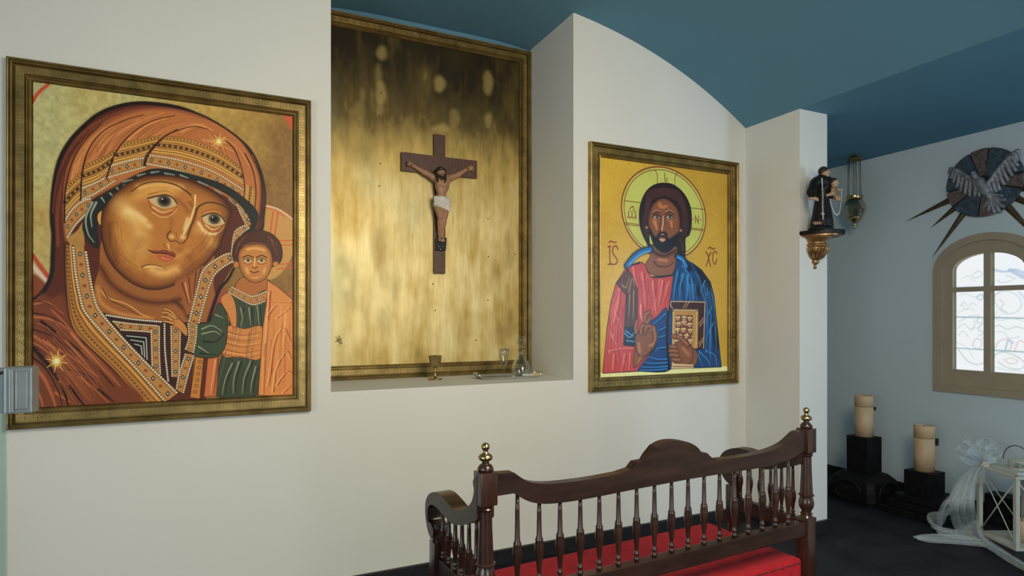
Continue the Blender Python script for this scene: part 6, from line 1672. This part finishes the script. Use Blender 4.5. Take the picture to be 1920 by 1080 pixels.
# ------------------------------------------------------------------ pillar candles on black plinths
def candle(x, ytop, ybot, Y, r, label):
    c = at_y(x, ybot, Y); t_ = at_y(x, ytop, Y)
    H = t_[2] - c[2]
    k = thing('pillar_candle', label, 'candle', (c[0], Y, c[2]), 'pillar candles on black plinths')
    lathe('candle_body', [(0, 0), (r, 0), (r * 1.01, H * 0.3), (r, H * 0.72), (0, H * 0.72)], (c[0], Y, c[2]), M['candle'], k, 28)
    lathe('candle_top', [(0, H * 0.73), (r * 0.97, H * 0.73), (r * 1.03, H * 0.735), (r * 1.03, H * 0.985), (r * 0.98, H), (r * 0.86, H * 0.995), (r * 0.8, H * 0.975), (0, H * 0.975)], (c[0], Y, c[2]), M['candle'], k, 28)
    tube('wick', [(c[0], Y, c[2] + H * 0.97), (c[0], Y, c[2] + H * 0.995)], 0.003, M['black'], k, 6)
    return k, c
k1, c1 = candle(1620, 741, 817, 3.06, 0.064, 'tall cream candle on the black plinth nearest the pier')
bm = bmesh.new(); add_box(bm, (c1[0] + 0.045, 3.06 - 0.055, c1[2] + 0.20), (c1[0] + 0.063, 3.06 - 0.040, c1[2] + 0.225))
link_mesh('switch', bm_mesh(bm), M['black'], k1)
k2, c2 = candle(1733, 797, 882, 2.66, 0.064, 'cream candle on the stepped black plinth below the window')
bm = bmesh.new(); add_box(bm, (c2[0] + 0.036, 2.66 - 0.064, c2[2] + 0.185), (c2[0] + 0.060, 2.66 - 0.042, c2[2] + 0.235))
link_mesh('switch', bm_mesh(bm), M['black'], k2)
pl = thing('plinth', 'black plinth with a round shouldered base near the pier', 'plinth', (c1[0], 3.06, 0), 'black plinths along the wall')
h1 = 0.085
bm = bmesh.new(); add_box(bm, (c1[0] - h1, 3.06 - h1, 0.205), (c1[0] + h1, 3.06 + h1, c1[2] - 0.001), 0.006)
link_mesh('shaft', bm_mesh(bm), M['blackstone'], pl)
bm = bmesh.new()
prf = [(0.215, 0), (0.225, 0.03), (0.222, 0.10), (0.195, 0.165), (0.145, 0.205), (0.10, 0.215)]
R = []
for w_, z in prf:
    w_ *= 0.86
    R.append([bm.verts.new((c1[0] + sx_ * w_, 3.06 + sy_ * w_, z)) for sx_, sy_ in ((-1, -.8), (-.8, -1), (.8, -1), (1, -.8), (1, .8), (.8, 1), (-.8, 1), (-1, .8))])
for A, B in zip(R[:-1], R[1:]):
    for i in range(8): bm.faces.new([A[i], A[(i + 1) % 8], B[(i + 1) % 8], B[i]])
bm.faces.new(R[0]); bm.faces.new(R[-1])
for s_ in (-1, 1):                                        # raised round panels on the two faces in view
    add_tube(bm, [(c1[0] + 0.10 * math.cos(a), 3.06 - 0.19, 0.09 + 0.075 * math.sin(a)) for a in np.linspace(0, 2 * math.pi, 24, endpoint=False)], 0.010, 6, True)
    add_tube(bm, [(c1[0] - 0.19, 3.06 + 0.10 * math.cos(a), 0.09 + 0.075 * math.sin(a)) for a in np.linspace(0, 2 * math.pi, 24, endpoint=False)], 0.010, 6, True)
    break
link_mesh('base', bm_mesh(bm), M['blackstone'], pl)
pl = thing('plinth', 'black plinth on three stepped slabs below the window', 'plinth', (c2[0], 2.66, 0), 'black plinths along the wall')
h1 = 0.090
bm = bmesh.new(); add_box(bm, (c2[0] - h1, 2.66 - h1, 0.128), (c2[0] + h1, 2.66 + h1, c2[2] - 0.001), 0.006)
link_mesh('shaft', bm_mesh(bm), M['blackstone'], pl)
for i, (w_, z) in enumerate(((0.235, 0.0), (0.195, 0.044), (0.155, 0.088))):
    bm = bmesh.new(); add_box(bm, (c2[0] - w_, 2.66 - w_ * 1.05, z), (c2[0] + w_ * 0.85, 2.66 + w_ * 0.80, z + 0.042), 0.006)
    link_mesh('step', bm_mesh(bm), M['blackstone'], pl)

# ------------------------------------------------------------------ lantern with its candle and tulle bow
LA = at_z(1906, 1032, 0.0); LB = at_z(1837, 1000, 0.0)
lv = (LB - LA)[:2]; LW = float(np.linalg.norm(lv)); lang = math.atan2(lv[1], lv[0]) - math.pi / 2
ux_ = np.array((math.cos(lang), math.sin(lang))); uy_ = np.array((-math.sin(lang), math.cos(lang)))
lc = LA[:2] + uy_ * LW / 2 + ux_ * LW / 2
LZ = at_y(1906, 893, LA[1])[2]
lant = local_thing('lantern', 'cream white metal lantern with crossed braces standing on the floor', 'lantern', (lc[0], lc[1], 0), lang)
hw = LW / 2
for sx_, sy_ in ((-1, -1), (1, -1), (1, 1), (-1, 1)):
    box('post', (sx_ * hw - 0.012, sy_ * hw - 0.012, 0.012), (sx_ * hw + 0.012, sy_ * hw + 0.012, LZ), M['white_metal'], lant, 0.002)
box('base_plate', (-hw - 0.016, -hw - 0.016, 0.0), (hw + 0.016, hw + 0.016, 0.014), M['white_metal'], lant, 0.002)
bm = bmesh.new(); add_box(bm, (-hw - 0.018, -hw - 0.018, LZ - 0.018), (hw + 0.018, hw + 0.018, LZ), 0.003); add_box(bm, (-hw * 0.8, -hw * 0.8, LZ), (hw * 0.8, hw * 0.8, LZ + 0.012), 0.003)
link_mesh('top_plate', bm_mesh(bm), M['white_metal'], lant)
for (ax_, ay_), (bx2, by2) in (((-1, -1), (-1, 1)), ((-1, -1), (1, -1)), ((1, -1), (1, 1)), ((-1, 1), (1, 1))):
    tube('brace', [(ax_ * hw, ay_ * hw, 0.02), (bx2 * hw, by2 * hw, LZ - 0.02)], 0.0035, M['white_metal'], lant, 6)
    tube('brace', [(bx2 * hw, by2 * hw, 0.02), (ax_ * hw, ay_ * hw, LZ - 0.02)], 0.0035, M['white_metal'], lant, 6)
bm = bmesh.new()
vz = LZ + 0.012
add_ring(bm, [(0.062 * math.cos(a), 0.062 * math.sin(a), vz) for a in np.linspace(0, 2 * math.pi, 24, endpoint=False)], [(0.056 * math.cos(a), 0.056 * math.sin(a), vz) for a in np.linspace(0, 2 * math.pi, 24, endpoint=False)], (0, 0, 0.008))
add_ring(bm, [(0.062 * math.cos(a), 0.062 * math.sin(a), vz + 0.042) for a in np.linspace(0, 2 * math.pi, 24, endpoint=False)], [(0.050 * math.cos(a), 0.050 * math.sin(a), vz + 0.042) for a in np.linspace(0, 2 * math.pi, 24, endpoint=False)], (0, 0, 0.006))
for k in range(6):
    a = 2 * math.pi * k / 6
    c_ = np.array((0.060 * math.cos(a), 0.060 * math.sin(a), vz + 0.025)); t_ = np.array((-math.sin(a), math.cos(a), 0))
    for j in range(6):
        b_ = 2 * math.pi * j / 6
        e_ = c_ + (t_ * math.cos(b_) + np.array((0, 0, 1.0)) * math.sin(b_)) * 0.013
        add_tube(bm, [tuple(e_ + (t_ * math.cos(q) + np.array((0, 0, 1.0)) * math.sin(q)) * 0.006) for q in np.linspace(0, 2 * math.pi, 8, endpoint=False)], 0.0018, 4, True)
add_lathe(bm, [(0, vz + 0.062), (0.02, vz + 0.058), (0.055, vz + 0.050), (0.055, vz + 0.047), (0, vz + 0.047)], (0, 0, 0), 24)
link_mesh('vent', bm_mesh(bm), M['white_metal'], lant)
tube('handle', [(0.0, 0.060 * math.cos(a) * 1.9 + 0.02, vz + 0.03 + 0.105 * math.sin(a)) for a in np.linspace(0, math.pi, 24)], 0.0028, M['dark_metal'], lant, 6)
lcan = at_y(1899, 985, lc[1])
cd = thing('small_candle', 'small cream candle inside the white lantern', 'candle', (lc[0] - 0.03, lc[1] - 0.02, 0.015))
lathe('candle_body', [(0, 0), (.040, 0), (.041, .06), (.040, .130), (.034, .134), (.028, .128), (0, .126)], (lc[0] - 0.03, lc[1] - 0.02, 0.015), M['candle'], cd, 24)
tube('wick', [(lc[0] - 0.03, lc[1] - 0.02, 0.138), (lc[0] - 0.03, lc[1] - 0.02, 0.152)], 0.002, M['black'], cd, 6)

# dark low block behind the lantern, against the wall
bk_ = (at_x(1872, 960, 4.72))
t = thing('plinth', 'low black plinth behind the lantern against the wall', 'plinth', (4.79, bk_[1], 0), 'black plinths along the wall')
bm = bmesh.new(); add_box(bm, (4.70, bk_[1] - 0.14, 0.0), (4.885, bk_[1] + 0.12, 0.06), 0.006)
link_mesh('step', bm_mesh(bm), M['blackstone'], t)
bm = bmesh.new(); add_box(bm, (4.73, bk_[1] - 0.11, 0.061), (4.87, bk_[1] + 0.09, 0.19), 0.006)
link_mesh('shaft', bm_mesh(bm), M['blackstone'], t)

def sheet(name, path, width, dirs, folds, amp, parent, seed, m=None, nu=70, nv=26, lift=None):
    """A strip of gathered tulle along path; dirs = side direction per path point."""
    g_ = np.random.RandomState(seed)
    P = crom(path, 12); Dv = crom(dirs, 12); Wd = np.interp(np.linspace(0, 1, len(P)), np.linspace(0, 1, len(width)), width)
    V = []; n = len(P)
    ph = g_.rand(4) * 6.28
    for i in range(n):
        t_ = P[min(i + 1, n - 1)] - P[max(i - 1, 0)]; t_ = t_ / (np.linalg.norm(t_) + 1e-9)
        d = Dv[i] / (np.linalg.norm(Dv[i]) + 1e-9); nr = np.cross(t_, d); nr /= (np.linalg.norm(nr) + 1e-9)
        for j in range(nv + 1):
            v = j / nv - 0.5
            w_ = amp * (math.sin(v * folds * 6.28 + ph[0] + 0.9 * math.sin(i * 0.11 + ph[1])) + 0.5 * math.sin(v * folds * 15.1 + ph[2] + i * 0.05))
            p_ = P[i] + d * (v * Wd[i]) + nr * w_ * min(1.0, Wd[i] / 0.06)
            p_[2] = max(p_[2], 0.004 + 0.003 * (1 + math.sin(j * 1.7 + i * 0.3)))
            V.append(p_)
    F = [(i * (nv + 1) + j, i * (nv + 1) + j + 1, (i + 1) * (nv + 1) + j + 1, (i + 1) * (nv + 1) + j) for i in range(n - 1) for j in range(nv)]
    me = bpy.data.meshes.new(name); me.from_pydata([tuple(v) for v in V], [], F); me.update()
    return link_mesh(name, me, m or M['tulle'], parent, True)
kn = at_y(1841, 868, LB[1] - 0.02); kn = np.array((kn[0] - 0.02, LB[1] - 0.03, kn[2]))
bow = thing('tulle_bow', 'white tulle bow tied to the lantern with its train trailing on the floor', 'bow', (kn[0], kn[1], 0))
FT = lambda x, y, z: np.array(at_z(x, y, z))
KP = lambda x, y, d=0.0: np.array(at_y(x, y, kn[1] - d))
sd = np.array((0.80, -0.45, 0.0))
# loops of the bow
def loop(pts, w, seed): sheet('bow_loop', pts, w, [(0.3, -0.5, 0.8)] * len(pts), 1.35, 0.012, bow, seed)
loop([KP(1842, 866), KP(1822, 848, .03), KP(1803, 832, .04), KP(1812, 846, -.02), KP(1842, 866)], [.03, .085, .10, .07, .03], 1)
loop([KP(1842, 866), KP(1850, 840, .03), KP(1868, 838, .04), KP(1872, 856, .0), KP(1842, 866)], [.03, .09, .11, .08, .03], 2)
loop([KP(1842, 866), KP(1830, 836, -.02), KP(1843, 828, -.03), KP(1852, 840, -.03), KP(1842, 866)], [.03, .09, .12, .09, .03], 3)
loop([KP(1840, 868), KP(1822, 862, .05), KP(1812, 850, .06), KP(1830, 852, .04), KP(1842, 866)], [.03, .08, .09, .06, .03], 5)
loop([KP(1842, 866), KP(1858, 852, .05), KP(1866, 862, .05), KP(1850, 868, .03)], [.03, .07, .07, .03], 6)
M['ribbon'] = mat('cream_ribbon', (0.60, 0.52, 0.36), 0.6, var=0.15, scale=60)
s_ = Sculpt(kn - 0.06, kn + 0.06, 0.003)
for k in range(5): s_.cap(kn + (-0.018, -0.02 + 0.004 * k, 0.012 - 0.006 * k), kn + (0.022, -0.024, -0.004 * k), 0.008, 0.007, .003)
link_mesh('knot', s_.mesh('knot'), M['ribbon'], bow, True)
sheet('bow_tail', [KP(1842, 868), KP(1838, 885, .03), KP(1834, 905, .02)], [.03, .06, .07], [sd] * 3, 2, 0.008, bow, 7)
# train: falls to the floor, then sweeps to the right in front of the lantern
fr = np.array((0.70, -0.35, 0.0))
for sd_ in (11, 12):
    sheet('train', [KP(1838, 868), KP(1814, 900, .05), KP(1806, 950, .07), FT(1815, 985, 0.07), FT(1848, 1018, 0.03), FT(1890, 1046, 0.02), FT(1945, 1078, 0.02), FT(2000, 1110, 0.02)], [.03, .12, .15, .17, .17, .16, .15, .14] if sd_ == 11 else [.03, .09, .12, .13, .12, .11, .10, .10],
          [sd, sd, sd, (0.55, -0.2, 0.4), (0.45, 0.5, 0.3), (0.45, 0.55, 0.25), (0.45, 0.55, 0.2), (0.45, 0.55, 0.2)], 3.2, 0.011, bow, sd_)
sheet('train', [KP(1832, 880), KP(1806, 905, .03), KP(1786, 945, .05), FT(1765, 975, 0.08), FT(1752, 985, 0.05), FT(1765, 998, 0.03), FT(1800, 1005, 0.02), FT(1840, 1008, 0.02)], [.03, .05, .10, .15, .16, .15, .13, .1], [sd, sd, sd, (0.5, 0.2, 0.6), (0.2, 0.6, 0.6), (0.1, 0.7, 0.5), (0.1, 0.8, 0.2), (0.1, 0.8, 0.2)], 3.5, 0.012, bow, 13)
sheet('train', [FT(1850, 1018, 0.03), FT(1810, 1013, 0.025), FT(1770, 1011, 0.02), FT(1740, 1010, 0.02), FT(1716, 1008, 0.02)], [.13, .13, .12, .08, .035], [(0.15, 0.8, 0.05)] * 5, 2.6, 0.010, bow, 14)
